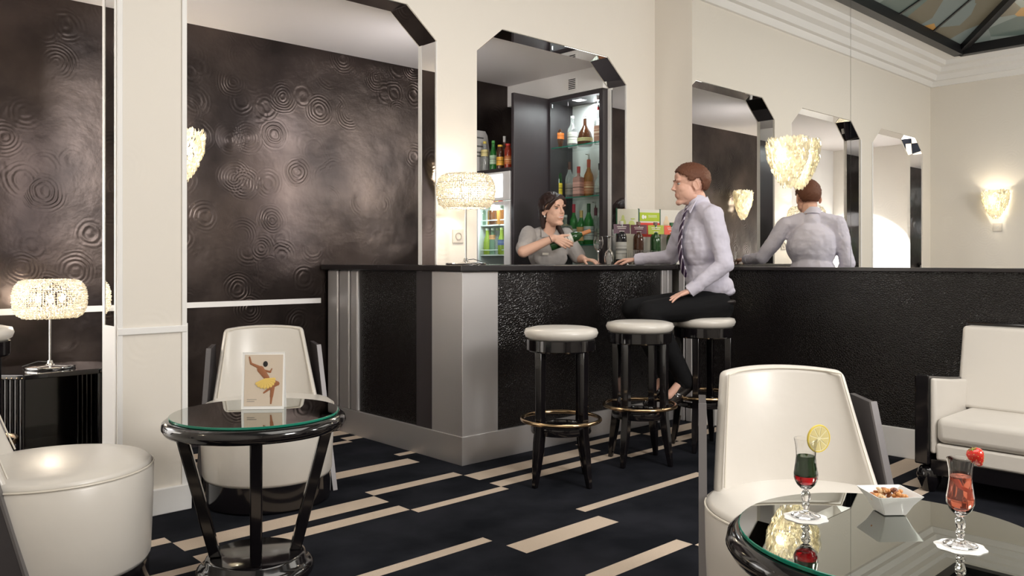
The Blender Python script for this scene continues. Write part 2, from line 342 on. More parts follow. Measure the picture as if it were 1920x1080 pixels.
# ------------------------------------------------------------------ bar
def bar():
    BU, BV, Z1 = 2.95, 3.58, 1.10
    t = thing('bar_counter', 'L-shaped bar front of black reptile panels and brushed steel pilasters', 'bar counter', (BU, BV, 0))
    L = Matrix.Translation((-BU, -BV, 0))
    core = MB(); core.box(BU+.02, BV+.02, .02, BU+.30, VA-.004, Z1, L); core.box(BU+.02, VB+.004, .02, BU+.30, 5.06, Z1, L); core.box(BU+.004, VA-.004, .02, BU+.018, VB+.004, Z1, L); core.box(BU+.30, BV+.02, .02, 4.97, VA-.004, Z1, L)
    core.build('carcass', M_darkp, t, smooth=False)
    MB().box(BU+.008, 3.86, .16, BU+.02, 4.66, Z1, L).build('side_panel', M_croc, t, smooth=False)['label'] = 'black reptile-textured end panel'
    MB().box(3.218, BV+.008, .16, 4.81, BV+.02, Z1, L).build('front_panel', M_croc, t, smooth=False)['label'] = 'black reptile-textured front panel'
    b = MB(); b.prism([(BU-.004, BV-.004), (3.218, BV-.004), (3.218, BV+.02), (BU+.02, BV+.02), (BU+.02, 3.86), (BU-.004, 3.86)], .16, Z1, L)
    b.build('corner_column', M_metal, t, smooth=False, bevel=.002)
    b = MB(); b.prism([(BU-.012, BV-.012), (4.94, BV-.012), (4.94, BV+.02), (BU+.02, BV+.02), (BU+.02, 5.06), (BU-.012, 5.06)], 0, .162, L)
    b.build('plinth', M_metal, t, smooth=False, bevel=.002)
    for k, (v0, v1) in enumerate(((4.66, 4.75), (4.772, 4.90), (4.925, 5.06))):
        MB().box(BU-.012+.004*k, v0, .162, BU+.02, v1, Z1, L).build('pilaster', M_metal, t, smooth=False, bevel=.012, segs=3)
    for u0, u1 in ((4.81, 4.87), (4.878, 4.935)):
        MB().box(u0, BV-.01, .162, u1, BV+.02, Z1, L).build('pilaster', M_metal, t, smooth=False, bevel=.008, segs=3)
    for v0, v1 in ((3.475, 3.525), (3.41, 3.465)):
        MB().box(4.945, v0, .0, 4.979, v1, 1.098, L).build('pilaster', M_metal, t, smooth=False, bevel=.008, segs=3)
    c = MB(); e = .05
    c.prism([(BU-e, BV-e), (4.94, BV-e), (4.94, 3.505), (UM-.002, 3.505), (UM-.002, VA-.002), (4.67, VA-.002), (4.67, 4.06), (3.29, 4.06), (3.29, VA-.002), (2.96, VA-.002), (2.96, 4.06), (BU+.42, 4.06), (BU+.42, 5.07), (BU-e, 5.07)], 1.102, 1.138)
    o = c.build('countertop', M_counter, smooth=False, bevel=.006, segs=2)
    tag(o, 'long black bar worktop running around the corner and through the arch', 'countertop')
bar()

# ------------------------------------------------------------------ bar stools
def bar_stool():
    t = thing('bar_stool', 'round pearl-topped black bar stool nearest the bar corner, leftmost of the three at the bar', 'bar stool', group='bar stools')
    zs = .815; MB().lathe([(0, zs-.062), (.17, zs-.062), (.188, zs-.05), (.196, zs-.03), (.188, zs-.010), (.15, zs-.001), (.08, zs+.003), (0, zs+.004)], 40).build('seat_cushion', M_pearl, t, angle=80)
    MB().lathe([(0, zs-.125), (.176, zs-.125), (.182, zs-.118), (.182, zs-.064), (.176, zs-.062), (0, zs-.062)], 40).build('seat_band', M_lacq, t)
    for k in range(4):
        a = PI/4+k*PI/2+.8; ca, sa = math.cos(a), math.sin(a); b = MB()
        pts = [(.155, zs-.12), (.155, .40), (.155, .28), (.168, .18), (.182, .09), (.196, 0)]; wd = [.021, .019, .021, .021, .017, .012]
        vs = []
        T = Matrix.Rotation(a, 4, 'Z')
        for (r, z), w_ in zip(pts, wd): vs += [(r-w_, -w_, z), (r+w_, -w_, z), (r+w_, w_, z), (r-w_, w_, z)]
        fs = [(3, 2, 1, 0), (20, 21, 22, 23)] + [(i*4+k2, i*4+(k2+1) % 4, i*4+4+(k2+1) % 4, i*4+4+k2) for i in range(5) for k2 in range(4)]
        b.add(vs, fs, T).build('leg', M_lacq, t, bevel=.004)
    ring = lambda R, z, r, n=40: [(R*math.cos(2*PI*k/n), R*math.sin(2*PI*k/n), z) for k in range(n)]
    MB().tube(ring(.206, .33, 0), .0105, 10, True).build('foot_ring', M_brass, t)['label'] = 'brass foot ring'
    MB().lathe([(.125, .262), (.157, .262), (.160, .27), (.157, .298), (.125, .298), (.120, .28), (.125, .262)], 40).build('stretcher', M_lacq, t)
    return t
st0 = bar_stool(); st0.location = (3.12, 2.97, 0)
dup(st0, 'empty bar stool in the middle of the row, in front of the seated man\'s knees', (3.76, 2.95, 0), .15)
dup(st0, 'bar stool carrying the seated man, furthest right in the row', (4.345, 2.91, 0), .3)
p_ = floor_pt(-70, 3.6); dup(st0, 'bar stool cut off by the left edge of the picture beside the side table', (p_[0], p_[1], 0), .5).scale = (1, 1, 1.07)

# ------------------------------------------------------------------ tub chairs
def tub_chair():
    t = thing('tub_chair', 'pearl leather tub chair behind the round glass table with the card', 'armchair', group='pearl leather tub chairs')
    MB().lathe([(0, 0), (.285, 0), (.30, .01), (.30, .125), (0, .125)], 48).build('plinth', M_lacq, t)
    MB().lathe([(0, .125), (.296, .125), (.305, .14), (.312, .30), (.315, .44), (.308, .452), (0, .452)], 56).build('drum', M_pearl, t, angle=60)
    MB().lathe([(0, .45), (.306, .45), (.310, .458), (.295, .470), (.22, .480), (.1, .486), (0, .487)], 56).build('seat_cushion', M_pearl, t, angle=80)
    n = 56; MB().tube([(.313*math.cos(2*PI*k/n), .313*math.sin(2*PI*k/n), .452) for k in range(n)], .0035, 6, True).build('piping', M_pipe, t)
    # curved back, front of the chair is -Y
    N, K = 16, 10; z0, z1 = .455, .812; g = {}; b = MB(); vs = []
    def P(i, k, s):
        u = -1+2*i/N; w_ = k/K; z = z0+(z1-z0)*w_+.012*(1-u*u)*w_; hw = .262-.060*w_
        Rr = .30; th = math.asin(min(.95, hw/Rr))*u; th_ = .075-.015*w_; rr = Rr-(th_ if s else 0)
        bulge = (.012*(1-u*u)*math.sin(PI*w_) if s else 0)
        return (Rr*math.sin(th)*(1 if not s else .93), rr*math.cos(th)+.055*w_-bulge+.0, z)
    for s in (0, 1):
        for i in range(N+1):
            for k in range(K+1): g[i, k, s] = len(vs); vs.append(P(i, k, s))
    fs = []
    for i in range(N):
        for k in range(K):
            fs.append((g[i+1, k, 0], g[i, k, 0], g[i, k+1, 0], g[i+1, k+1, 0])); fs.append((g[i, k, 1], g[i+1, k, 1], g[i+1, k+1, 1], g[i, k+1, 1]))
        fs.append((g[i, K, 1], g[i+1, K, 1], g[i+1, K, 0], g[i, K, 0])); fs.append((g[i, 0, 0], g[i+1, 0, 0], g[i+1, 0, 1], g[i, 0, 1]))
    for k in range(K):
        fs.append((g[0, k, 0], g[0, k, 1], g[0, k+1, 1], g[0, k+1, 0])); fs.append((g[N, k, 1], g[N, k, 0], g[N, k+1, 0], g[N, k+1, 1]))
    b.add(vs, fs); bk = b.build('backrest', M_pearl, t, bevel=.02, segs=4, angle=50)
    pts = [Vector(P(0, k, 1)) for k in range(1, K+1)] + [Vector(P(i, K, 1)) for i in range(1, N)] + [Vector(P(N, k, 1)) for k in range(K, 0, -1)]
    MB().tube([p+Vector((-.008*(1 if p.x > 0 else -1) if abs(p.x) > .15 else 0, -.001, -.006)) for p in pts], .003, 6).build('piping', M_pipe, bk)
    for sx in (-1, 1):
        # flat wooden side, splayed outwards towards the front, front edge raked
        a = Vector((sx*.235, .335, 0)); c = Vector((sx*.326, .02, 0)); d = (c-a).normalized(); nrm = Vector((d.y, -d.x, 0))*(.011)
        L = (c-a).length
        out = [(0, .0), (L, 0), (L-.20, .72), (.04, .735)]
        vs = [a+d*s_+Vector((0, 0, z))+nrm*q for q in (-1, 1) for s_, z in out]
        o = MB().add(vs, [(0, 1, 2, 3), (7, 6, 5, 4)]+[(i, 4+i, 4+(i+1) % 4, (i+1) % 4) for i in range(4)]).build('side_panel', M_greypanel, t, smooth=False, bevel=.002)
        e = [a+d*(L-.20)+Vector((0, 0, .722)), a+d*(L+.001)]
        q = d*.004; eb = MB(); vs = [p+nrm*s1*1.1+d*s2 for p in e for s1, s2 in ((-1, -.002), (1, -.002), (1, .006), (-1, .006))]
        eb.add(vs, [(0, 1, 2, 3), (7, 6, 5, 4)]+[(i, 4+i, 4+(i+1) % 4, (i+1) % 4) for i in range(4)]).build('edge_strip', M_edge, o, smooth=False)
    return t
def face_rz(frm, to): return math.atan2(to[1]-frm[1], to[0]-frm[0])+PI/2
TL = floor_pt(480, 3.04); TR = (1.71, .694)
tc = tub_chair(); pc = floor_pt(503, 4.0); tc.location = (pc[0], pc[1], 0); tc.rotation_euler = (0, 0, face_rz(pc, (.35, 0)))
p2 = floor_pt(1534, 2.32)
dup(tc, 'pearl leather tub chair facing the glass table with the drinks and nuts', (p2[0], p2[1], 0), face_rz(p2, (1.66, .42)))
dup(tc, 'pearl leather tub chair in the left foreground, its back cut off by the picture edge', (.753, 3.11, 0), face_rz((.753, 3.11), (1.75, 2.86)))

# ------------------------------------------------------------------ round glass tables
def round_table():
    t = thing('round_table', 'black round table with green-edged glass top carrying the upright dancer card', 'table', group='round glass-topped tables')
    z = .6; MB().lathe([(0, z-.045), (.27, z-.045), (.30, z-.062), (.318, z-.058), (.329, z-.04), (.325, z-.022), (.312, z-.012), (.306, z-.010), (0, z-.010)], 72).build('tabletop', M_lacq, t, angle=60)
    g = MB().lathe([(0, z-.009), (.300, z-.009), (.302, z-.007), (.302, z-.001), (.300, z), (0, z)], 72).build('glass_top', [M_smoke, M_greenglass], t, angle=12)
    for p in g.data.polygons:
        if abs(p.normal.z) < .95: p.material_index = 1
    for k in range(4):
        a = k*PI/2+.82; T = Matrix.Rotation(a, 4, 'Z'); vs = []
        for r, zz, w_ in ((.265, z-.05, .021), (.142, .075, .021)): vs += [(r-w_, -w_, zz), (r+w_, -w_, zz), (r+w_, w_, zz), (r-w_, w_, zz)]
        MB().add(vs, [(3, 2, 1, 0), (4, 5, 6, 7)]+[(i, (i+1) % 4, 4+(i+1) % 4, 4+i) for i in range(4)], T).build('leg', M_lacq, t, bevel=.005)
    MB().lathe([(0, .075), (.165, .075), (.178, .068), (.18, .05), (.196, .042), (.21, .03), (.21, .012), (.205, 0), (0, 0)][::-1], 56).build('base', M_lacq, t, angle=60)
    return t
t1 = round_table(); t1.location = (TL[0], TL[1], 0); t1.rotation_euler = (0, 0, math.radians(64.5)-.82)
dup(t1, 'black round table with green-edged glass top holding two drinks and a nut bowl', (TR[0], TR[1], 0), .3)

# ------------------------------------------------------------------ crystal table lamps
def beads(b, prof, nm, br, off=.5):
    """strings of beads following a profile"""
    L = [0]
    for (r0, z0), (r1, z1) in zip(prof, prof[1:]): L.append(L[-1]+math.hypot(r1-r0, z1-z0))
    nb = int(L[-1]/(br*1.75))
    oc = [(1, 0, 0), (0, 1, 0), (-1, 0, 0), (0, -1, 0), (0, 0, 1), (0, 0, -1)]; of = [(0, 1, 4), (1, 2, 4), (2, 3, 4), (3, 0, 4), (1, 0, 5), (2, 1, 5), (3, 2, 5), (0, 3, 5)]
    for k in range(nm):
        a = 2*PI*k/nm
        for j in range(nb+1):
            s = L[-1]*j/nb; i = max(0, min(len(prof)-2, next((q-1 for q in range(1, len(L)) if L[q] >= s-1e-9), len(L)-2)))
            f = (s-L[i])/(L[i+1]-L[i]); r = prof[i][0]+(prof[i+1][0]-prof[i][0])*f; z = prof[i][1]+(prof[i+1][1]-prof[i][1])*f
            r += random.uniform(-.003, .003); q = br*random.uniform(.8, 1.15); aa = a+random.uniform(-.02, .02)
            T = Matrix.Translation((r*math.cos(aa), r*math.sin(aa), z+random.uniform(-.002, .002))) @ Matrix.Rotation(random.uniform(0, 3), 4, (random.random(), random.random(), .5)) @ Matrix.Scale(q, 4)
            b.add(oc, of, T)
def table_lamp(lab, dz):
    t = thing('table_lamp', lab, 'lamp', group='crystal table lamps')
    MB().lathe([(0, 0), (.115, 0), (.118, .004), (.118, .012), (.112, .015), (.03, .017), (.016, .024), (.012, .04), (0, .04)], 40).build('base', M_chrome, t)
    MB().tube([(0, 0, .03), (0, 0, .44+dz)], .0065, 10).build('pole', M_chrome, t)
    prof = [(.125, .36), (.150, .375), (.162, .40), (.168, .44), (.167, .48), (.158, .515), (.140, .54), (.118, .548)]
    prof = [(r, z+dz) for r, z in prof]
    b = MB(); beads(b, prof, 80, .0068); beads(b, [(.118, .548+dz), (.08, .550+dz), (.03, .550+dz)], 22, .006)
    sh = b.build('lamp_shade', M_bead, t, smooth=False)
    r = MB()
    for rr, z in ((.125, .358), (.120, .550), (.163, .40), (.163, .50)): r.tube([(rr*math.cos(2*PI*k/36), rr*math.sin(2*PI*k/36), z+dz) for k in range(36)], .0018, 5, True)
    for k in range(4): a = k*PI/2; r.tube([(0, 0, .43+dz), (.125*math.cos(a), .125*math.sin(a), .358+dz)], .0015, 5)
    for k in range(80): a = 2*PI*k/80; r.tube([(q*math.cos(a), q*math.sin(a), z) for q, z in prof], .0011, 4)
    r.build('wire_frame', M_chrome, sh)
    for k in range(3):
        a = 2*PI*k/3+.4; bl = MB(); bl.ell((.062*math.cos(a), .062*math.sin(a), .455+dz), (.014, .014, .022)); bl.build('bulb', M_bulb, t)
    MB().tube([(.0, .0, .03), (.05, .03, .035), (.09, .04, .022), (.14, .05, .006)], .0022, 6).build('cord', M_blackm, t)
    return t
def lamp_glow(name, loc, p, col=(1, .86, .68), r=.04):
    d = bpy.data.lights.new(name, 'POINT'); d.energy = p; d.color = col; d.shadow_soft_size = r
    o = bpy.data.objects.new(name, d); S.collection.objects.link(o); o.location = loc
l1 = table_lamp('lit crystal bead table lamp standing on the bar corner', -.024); l1.location = (U_at(873.5, 3.655), 3.655, 1.138); l1.rotation_euler = (0, 0, -.6)
lamp_glow('bar_lamp_glow', (l1.location.x, l1.location.y, 1.138+.431), 5)
ST = (1.13, 4.70)
lp = floor_pt(94, 4.19)
l2 = table_lamp('lit crystal bead table lamp standing on the black side table', -.098); l2.location = (lp[0], lp[1], .612); l2.rotation_euler = (0, 0, 2)
lamp_glow('side_lamp_glow', (lp[0], lp[1], .612+.357), 8)

def sconce():
    t = thing('wall_sconce', 'large lit cone of glass petals fixed on the mirror above the bar', 'wall lamp', group='glass petal wall sconces')
    # local: wall plane x=0, lamp projects to -x
    MB().box(-.02, -.05, -.10, 0, .05, .14).build('back_plate', M_chrome, t, smooth=False)
    b = MB(); rows = 15
    for j in range(rows):
        f = j/(rows-1); z = .165-.35*f; r = (.172*(1-f**2.1)+.035*f)*(1 if j else .93); n = max(8, int(2*PI*r/.026))
        for k in range(n):
            a = 2*PI*k/n+j*.37
            if math.cos(a) > .55: continue
            q = .022*random.uniform(.8, 1.2); rr = r*random.uniform(.94, 1.05)
            T = Matrix.Translation((-.085+rr*.62*-abs(math.cos(a)) if math.cos(a) < 0 else -.085+rr*.5*math.cos(a), rr*math.sin(a), z+random.uniform(-.006, .006))) @ Matrix.Rotation(math.atan2(math.sin(a), math.cos(a)), 4, 'Z') @ Matrix.Rotation(random.uniform(-.5, .5), 4, 'Z') @ Matrix.Rotation(random.uniform(-.1, .6), 4, 'Y')
            vs = [(0, 0, q), (.003, q*.62, q*.35), (.002, q*.5, -q*.7), (0, 0, -q*1.15), (.002, -q*.5, -q*.7), (.003, -q*.62, q*.35)]
            vs += [(x+.003, y, z_) for x, y, z_ in vs]
            b.add(vs, [(0, 1, 2, 3, 4, 5), (11, 10, 9, 8, 7, 6)]+[(i, 6+i, 6+(i+1) % 6, (i+1) % 6) for i in range(6)], T)
    b.build('petal_shade', M_petal, t, smooth=False)
    MB().tube([(-.09+.10*math.cos(2*PI*k/30)*(.55), .165*math.sin(2*PI*k/30), .165) for k in range(30)], .003, 5, True).build('rim', M_chrome, t)
    for y, z in ((-.06, .03), (.06, .03), (0, -.06)): MB().ell((-.08, y, z), (.015, .015, .025)).build('bulb', M_bulb, t)
    return t
sc = sconce(); sc.scale = (.86, .80, .86); sc.location = (UM-.002, 2.70, 1.82)
lamp_glow('mirror_sconce_glow', (UM-.16, 2.70, 1.86), 12, (1, .87, .68), .03)
dup(sc, 'lit glass petal sconce on the dark alcove wall, half hidden behind the white pillar', (1.905, VD-.002, 1.81), PI/2)
lamp_glow('alcove_sconce_glow', (1.905, VD-.15, 1.85), 10, (1, .87, .68), .03)
dup(sc, 'lit glass petal sconce seen in the mirror above the light switch', (UW+.002, 3.10, 1.83), PI)
lamp_glow('left_sconce_glow', (UW+.16, 3.10, 1.87), 8, (1, .87, .68), .03)

# ------------------------------------------------------------------ side table
def side_table():
    t = thing('side_table', 'black lacquered side table with fluted corners under the left lamp', 'side table', (ST[0], ST[1], 0))
    hx, hy, c = .255, .20, .09; oct_ = lambda s=0: [(-hx-s+c, -hy-s), (hx+s-c, -hy-s), (hx+s, -hy-s+c), (hx+s, hy+s-c), (hx+s-c, hy+s), (-hx-s+c, hy+s), (-hx-s, hy+s-c), (-hx-s, -hy-s+c)]
    MB().prism(oct_(.006), .585, .611).build('tabletop', M_lacq, t, smooth=False, bevel=.005)
    MB().prism(oct_(-.004), 0, .05).build('plinth', M_lacq, t, smooth=False)
    MB().prism(oct_(-.02), .20, .22).build('shelf', M_lacq, t, smooth=False)
    MB().box(-hx+c, hy-.02, .05, hx-c, hy, .585).build('back_panel', M_lacq, t, smooth=False)
    for sx in (-1, 1):
        MB().box(sx*(hx-.015), -hy+c, .05, sx*hx, hy-c, .585).build('side_panel', M_lacq, t, smooth=False)
        for sy in (-1, 1):
            b = MB(); x0, y0, x1, y1 = sx*(hx-c), sy*hy, sx*hx, sy*(hy-c)
            for k in range(5):
                f = (k+.5)/5; b.tube([(x0+(x1-x0)*f, y0+(y1-y0)*f, .05), (x0+(x1-x0)*f, y0+(y1-y0)*f, .587)], .0125, 10)
            b.build('fluted_corner', M_lacq, t)
            if sy < 0:
                b = MB()
                for k in range(5): f = (k+.5)/5; b.ell((x0+(x1-x0)*f, y0-.006+(y1-y0)*f, .593), (.006, .006, .006), seg=8, rings=6)
                b.build('brass_studs', M_brass, t)
side_table()

# ------------------------------------------------------------------ sofa
def sofa():
    x0, x1, y1, y0 = 4.30, 4.96, 1.63, .25
    t = thing('sofa', 'pearl leather sofa with black frame standing against the reptile dado at the right', 'sofa', (x0, y0, 0))
    L = Matrix.Translation((-x0, -y0, 0))
    for ya, yb in ((y1-.07, y1), (y0, y0+.07)):
        pts = [(x0, .14), (x1, .14), (x1, .535), (x1-.2, .54), (x1-.4, .56), (x0, .59)]
        MB().prism(pts, -yb, -ya, L @ XZ).build('arm_frame', M_lacq, t, smooth=False, bevel=.008)
        yy = ya-.03 if ya > 1 else yb; pts = [(x0+.01, .20), (x1-.05, .20), (x1-.05, .525), (x1-.2, .53), (x1-.4, .548), (x0+.01, .577)]
        MB().prism(pts, -(yy+.03), -yy, L @ XZ).build('arm_pad', M_pearl, t, smooth=True, bevel=.012, segs=3)
    MB().box(x0+.02, y0+.07, .09, x1-.02, y1-.07, .17, L).build('base_rail', M_lacq, t, smooth=False, bevel=.004)
    MB().box(x0+.006, y0+.10, .17, x1-.05, y1-.10, .255, L).build('seat_base', M_pearl, t, bevel=.012, segs=3)
    MB().box(x0-.004, y0+.102, .257, x1-.12, y1-.102, .385, L).build('seat_cushion', M_pearl, t, bevel=.035, segs=5)
    sh = Matrix(((1, 0, .22, 0), (0, 1, 0, 0), (0, 0, 1, 0), (0, 0, 0, 1))) 
    T = L @ Matrix.Translation((x1-.24, 0, .38)) @ sh
    MB().box(0, y0+.115, -.0, .10, y1-.115+.06, .43, T).build('back_cushion', M_pearl, t, bevel=.02, segs=4)
    MB().box(.105, y0+.05, -.24, .13, y1-.04, .445, T).build('back_frame', M_lacq, t, smooth=False, bevel=.006)
    for yy in (y0+.08, y1-.05):
        for xx in (x0+.06, x1-.08):
            MB().lathe([(0, 0), (.028, 0), (.036, .015), (.052, .05), (.058, .08), (.05, .11), (.04, .125), (0, .14)], 24, L @ Matrix.Translation((xx, yy, 0))).build('foot', M_lacq, t, angle=60)
sofa()

# ------------------------------------------------------------------ back bar: fridge, partition, glazed cabinet
MB_wall = MB().box(4.68, VB, 2.468, 5.3, VD, ZC).build('wall_backbar', M_white, smooth=False); struct(MB_wall)
struct(MB().box(4.97, VB, 0, 5.3, VD, 2.468).build('wall_backbar_lower', M_white, smooth=False))
tag(MB().box(4.30, 4.595, 0, 4.70, 4.625, 2.465).build('partition_panel', M_darkp, smooth=False, bevel=.003), 'tall dark wooden panel standing between the drinks fridge and the glazed cabinet', 'panel')
def vent():
    y = 4.33; t = thing('vent_grille', 'small white slatted vent high on the wall above the bottle cabinet', 'vent', (4.678, y, 2.535))
    MB().box(-.006, -.05, -.045, 0, .05, .055).build('frame', M_white, t, smooth=False, bevel=.002)
    b = MB()
    for k in range(6): b.box(-.008, -.035, -.032+k*.014, -.006, .035, -.025+k*.014)
    b.build('slats', M_blackm, t, smooth=False)
vent()
def fridge():
    t = thing('drinks_fridge', 'tall white glass-door drinks fridge glowing behind the bar lamp', 'fridge', (4.30, 4.64, 0))
    w_, d_, h = .425, .38, 1.865
    b = MB(); b.box(.03, 0, .0, d_, .03, h); b.box(.03, w_-.02, 0, d_, w_, h); b.box(d_-.02, .03, 0, d_, w_-.02, h); b.box(.03, .03, 0, d_, w_-.02, .2); b.box(.03, .03, 1.655, d_, w_-.02, h)
    m = mat('fridge_shell', (.80, .80, .80), .35); b.build('cabinet_body', m, t, smooth=False)
    MB().box(0, 0, 1.64, .03, w_, h).build('sign_box', m, t, smooth=False, bevel=.004)
    MB().box(-.004, .085, 1.665, 0, w_-.01, 1.845).build('light_panel', M_fridgelight, t, smooth=False)['label'] = 'lit white sign panel'
    dr = MB(); dr.box(0, 0, .2, .028, .07, 1.632); dr.box(0, w_-.045, .2, .028, w_, 1.632); dr.box(0, .07, .2, .028, w_-.045, .27); dr.box(0, .07, 1.60, .028, w_-.045, 1.632)
    dd = dr.build('door', m, t, smooth=False, bevel=.003)
    MB().box(.008, .07, .27, .013, w_-.045, 1.60).build('pane', M_pane, dd, smooth=False)
    for z in (1.455, 1.215, .97):
        s = MB(); s.box(.05, .03, z-.010, d_-.02, w_-.02, z); s.tube([(.05, .04, z+.035), (.05, w_-.03, z+.035)], .004, 6); s.build('shelf', mat('fridge_wire', (.85, .9, .9), .4), t, smooth=False)
    area('fridge_glow', (4.30+.06, 4.64+.2, 1.635), (4.55, 4.84, 1.2), .03, .3, 5, (.85, .98, 1))
    tag(MB().box(4.30, 4.632, 1.868, 4.66, 5.07, 1.892).build('shelf_board', M_darkp, smooth=False, bevel=.002), 'black board lying on top of the drinks fridge', 'shelf')
fridge()
def cabinet():
    X0, X1, Y0, Y1, Z0, Z1 = 4.68, 4.955, 4.022, 4.594, .90, 2.462
    t = thing('display_cabinet', 'dark framed glazed cabinet full of liquor bottles behind the bar', 'cabinet', (X0, Y0, 0))
    L = Matrix.Translation((-X0, -Y0, 0))
    b = MB(); b.box(X0, Y1-.02, Z0, X1, Y1, Z1, L); b.box(X0, Y0, Z0, X1, Y0+.035, Z1, L); b.box(X0, Y0+.035, Z1-.03, X1, Y1-.02, Z1, L); b.box(X0, Y0, 0, X1, Y1, Z0, L)
    b.build('cabinet_body', M_darkp, t, smooth=False)
    MB().box(X1-.012, Y0+.035, Z0, X1, Y1-.02, Z1-.03, L).build('back_panel', mat('cabinet_back', (.78, .79, .80), .25), t, smooth=False)
    for z in (2.07, 1.665, 1.29):
        o = MB().box(X0+.015, Y0+.036, z-.008, X1-.014, Y1-.021, z, L).build('shelf', [M_pane, M_greenglass], t, smooth=False)
        o.data.polygons[5].material_index = 1
    ym = V_at(1065, X0)
    for ya, yb in ((Y0+.037, ym-.002), (ym+.002, Y1-.022)):
        p = MB().box(X0+.002, ya, Z0+.01, X0+.007, yb, Z1-.035, L).build('glass_door', M_pane, t, smooth=False)
        yh = ya if ya < 4.2 else yb-.02
        MB().box(X0-.004, yh, Z1-.075, X0+.010, yh+.02, Z1-.045, L).build('hinge', M_chrome, p, smooth=False)
    area('cabinet_glow', (4.80, 4.3, 2.42), (4.82, 4.3, 1), .1, .4, 4, (.97, .97, 1))
cabinet()

# ------------------------------------------------------------------ bottles
def gm(name, c, tr=.55, r=.06): return mat('glass_'+name, c, r, trans=tr, ior=1.45, coat=.3)
G = {'green': gm('green', (.05, .38, .07)), 'dgreen': gm('dark_green', (.02, .08, .02), .3), 'brown': gm('brown', (.10, .035, .015), .3), 'clear': gm('clear', (.80, .83, .82), .8),
     'amber': gm('amber', (.60, .26, .07), .6), 'red': gm('red', (.50, .06, .03), .4), 'pink': gm('pink', (.75, .40, .36), .5), 'black': gm('black', (.01, .01, .012), .0), 'lime': gm('lime', (.62, .78, .12), .5), 'orange': gm('orange', (.85, .38, .05), .3), 'pale': gm('pale_green', (.5, .75, .55), .7)}
def cm(c, r=.5): return mat('paint_%02d_%02d_%02d' % tuple(int(q*99) for q in c), c, r)
def bottle(loc, label, h=.28, r=.037, glass='green', cap=(.05, .05, .05), lab=None, labz=(.15, .45), shape='std', group=None, pour=False, name='bottle', cat='bottle', neckc=None, tilt=None):
    t = thing(name, label, cat, loc, group=group)
    P = {'std': [(0, 0), (.92, 0), (1, .02), (1, .52), (.92, .60), (.55, .70), (.36, .78), (.33, .96), (.36, 1.0), (0, 1.0)],
         'wine': [(0, 0), (.95, 0), (1, .02), (1, .58), (.93, .66), (.60, .74), (.37, .80), (.35, .98), (.38, 1.0), (0, 1.0)],
         'port': [(0, 0), (.95, 0), (1, .02), (1, .60), (.97, .66), (.75, .73), (.45, .77), (.36, .82), (.36, .98), (0, 1.0)],
         'beer': [(0, 0), (.95, 0), (1, .02), (1, .48), (.85, .60), (.50, .75), (.40, .95), (.45, 1.0), (0, 1.0)],
         'jar': [(0, 0), (.95, 0), (1, .03), (1, .68), (.93, .78), (.62, .88), (.62, 1.0), (0, 1.0)],
         'flask': [(0, 0), (.85, 0), (1, .05), (1, .25), (.80, .45), (.40, .62), (.22, .72), (.20, .96), (.24, 1.0), (0, 1.0)],
         'globe': [(0, 0), (.6, 0), (.65, .03), (1, .25), (1, .42), (.7, .55), (.35, .63), (.28, .96), (.3, 1.0), (0, 1.0)],
         'square': [(0, 0), (1.2, 0), (1.3, .02), (1.3, .60), (1.2, .65), (.4, .70), (.34, .74), (.34, .97), (0, 1.0)],
         'can': [(0, 0), (.88, 0), (1, .03), (1, .93), (.9, .98), (.88, 1.0), (0, .99)]}[shape]
    prof = [(a*r, z*h) for a, z in P]; seg = 4 if shape == 'square' else 18
    T = Matrix.Rotation(PI/4+.1, 4, 'Z') if seg == 4 else None
    MB().lathe(prof, seg, T).build('glass_body' if shape != 'can' else 'can_body', G[glass] if isinstance(glass, str) else glass, t, angle=35)
    if lab and h > .1:
        k = 1.31 if shape == 'square' else 1.012; a, c = labz
        lb_ = MB().lathe([(r*k*.99, a*h), (r*k, a*h), (r*k, c*h), (r*k*.99, c*h)], seg, T)
        for f0, f1 in ((.30, .34), (.50, .62), (.74, .77)):
            q0, q1 = (a+(c-a)*f0)*h, (a+(c-a)*f1)*h; lb_.lathe([(r*k, q0), (r*k+.0004, q0), (r*k+.0004, q1), (r*k, q1)], seg, T, 1)
        lum = sum(lab)/3; lb_.build('bottle_label', [cm(lab), cm(tuple(q*.45 for q in lab) if lum > .3 else tuple(min(.8, q*2+.15) for q in lab))], t, angle=35)
    if cap:
        rn = [p for p in prof if p[1] > .9*h][0][0]+.0015; kz = .8 if neckc else .93
        MB().lathe([(0, kz*h), (rn, kz*h), (rn*1.02, 1.01*h), (0, 1.012*h)], 14).build('cap', cm(cap), t)
    if pour:
        b = MB(); b.lathe([(0, h), (.008, h), (.005, h+.03), (.004, h+.05), (0, h+.05)], 8); b.tube([(0, 0, h+.03), (.0, .012, h+.045), (0, .035, h+.05)], .0025, 6)
        b.build('pourer', M_chrome, t)
    return t
GS = 'liquor bottles in the glazed cabinet'
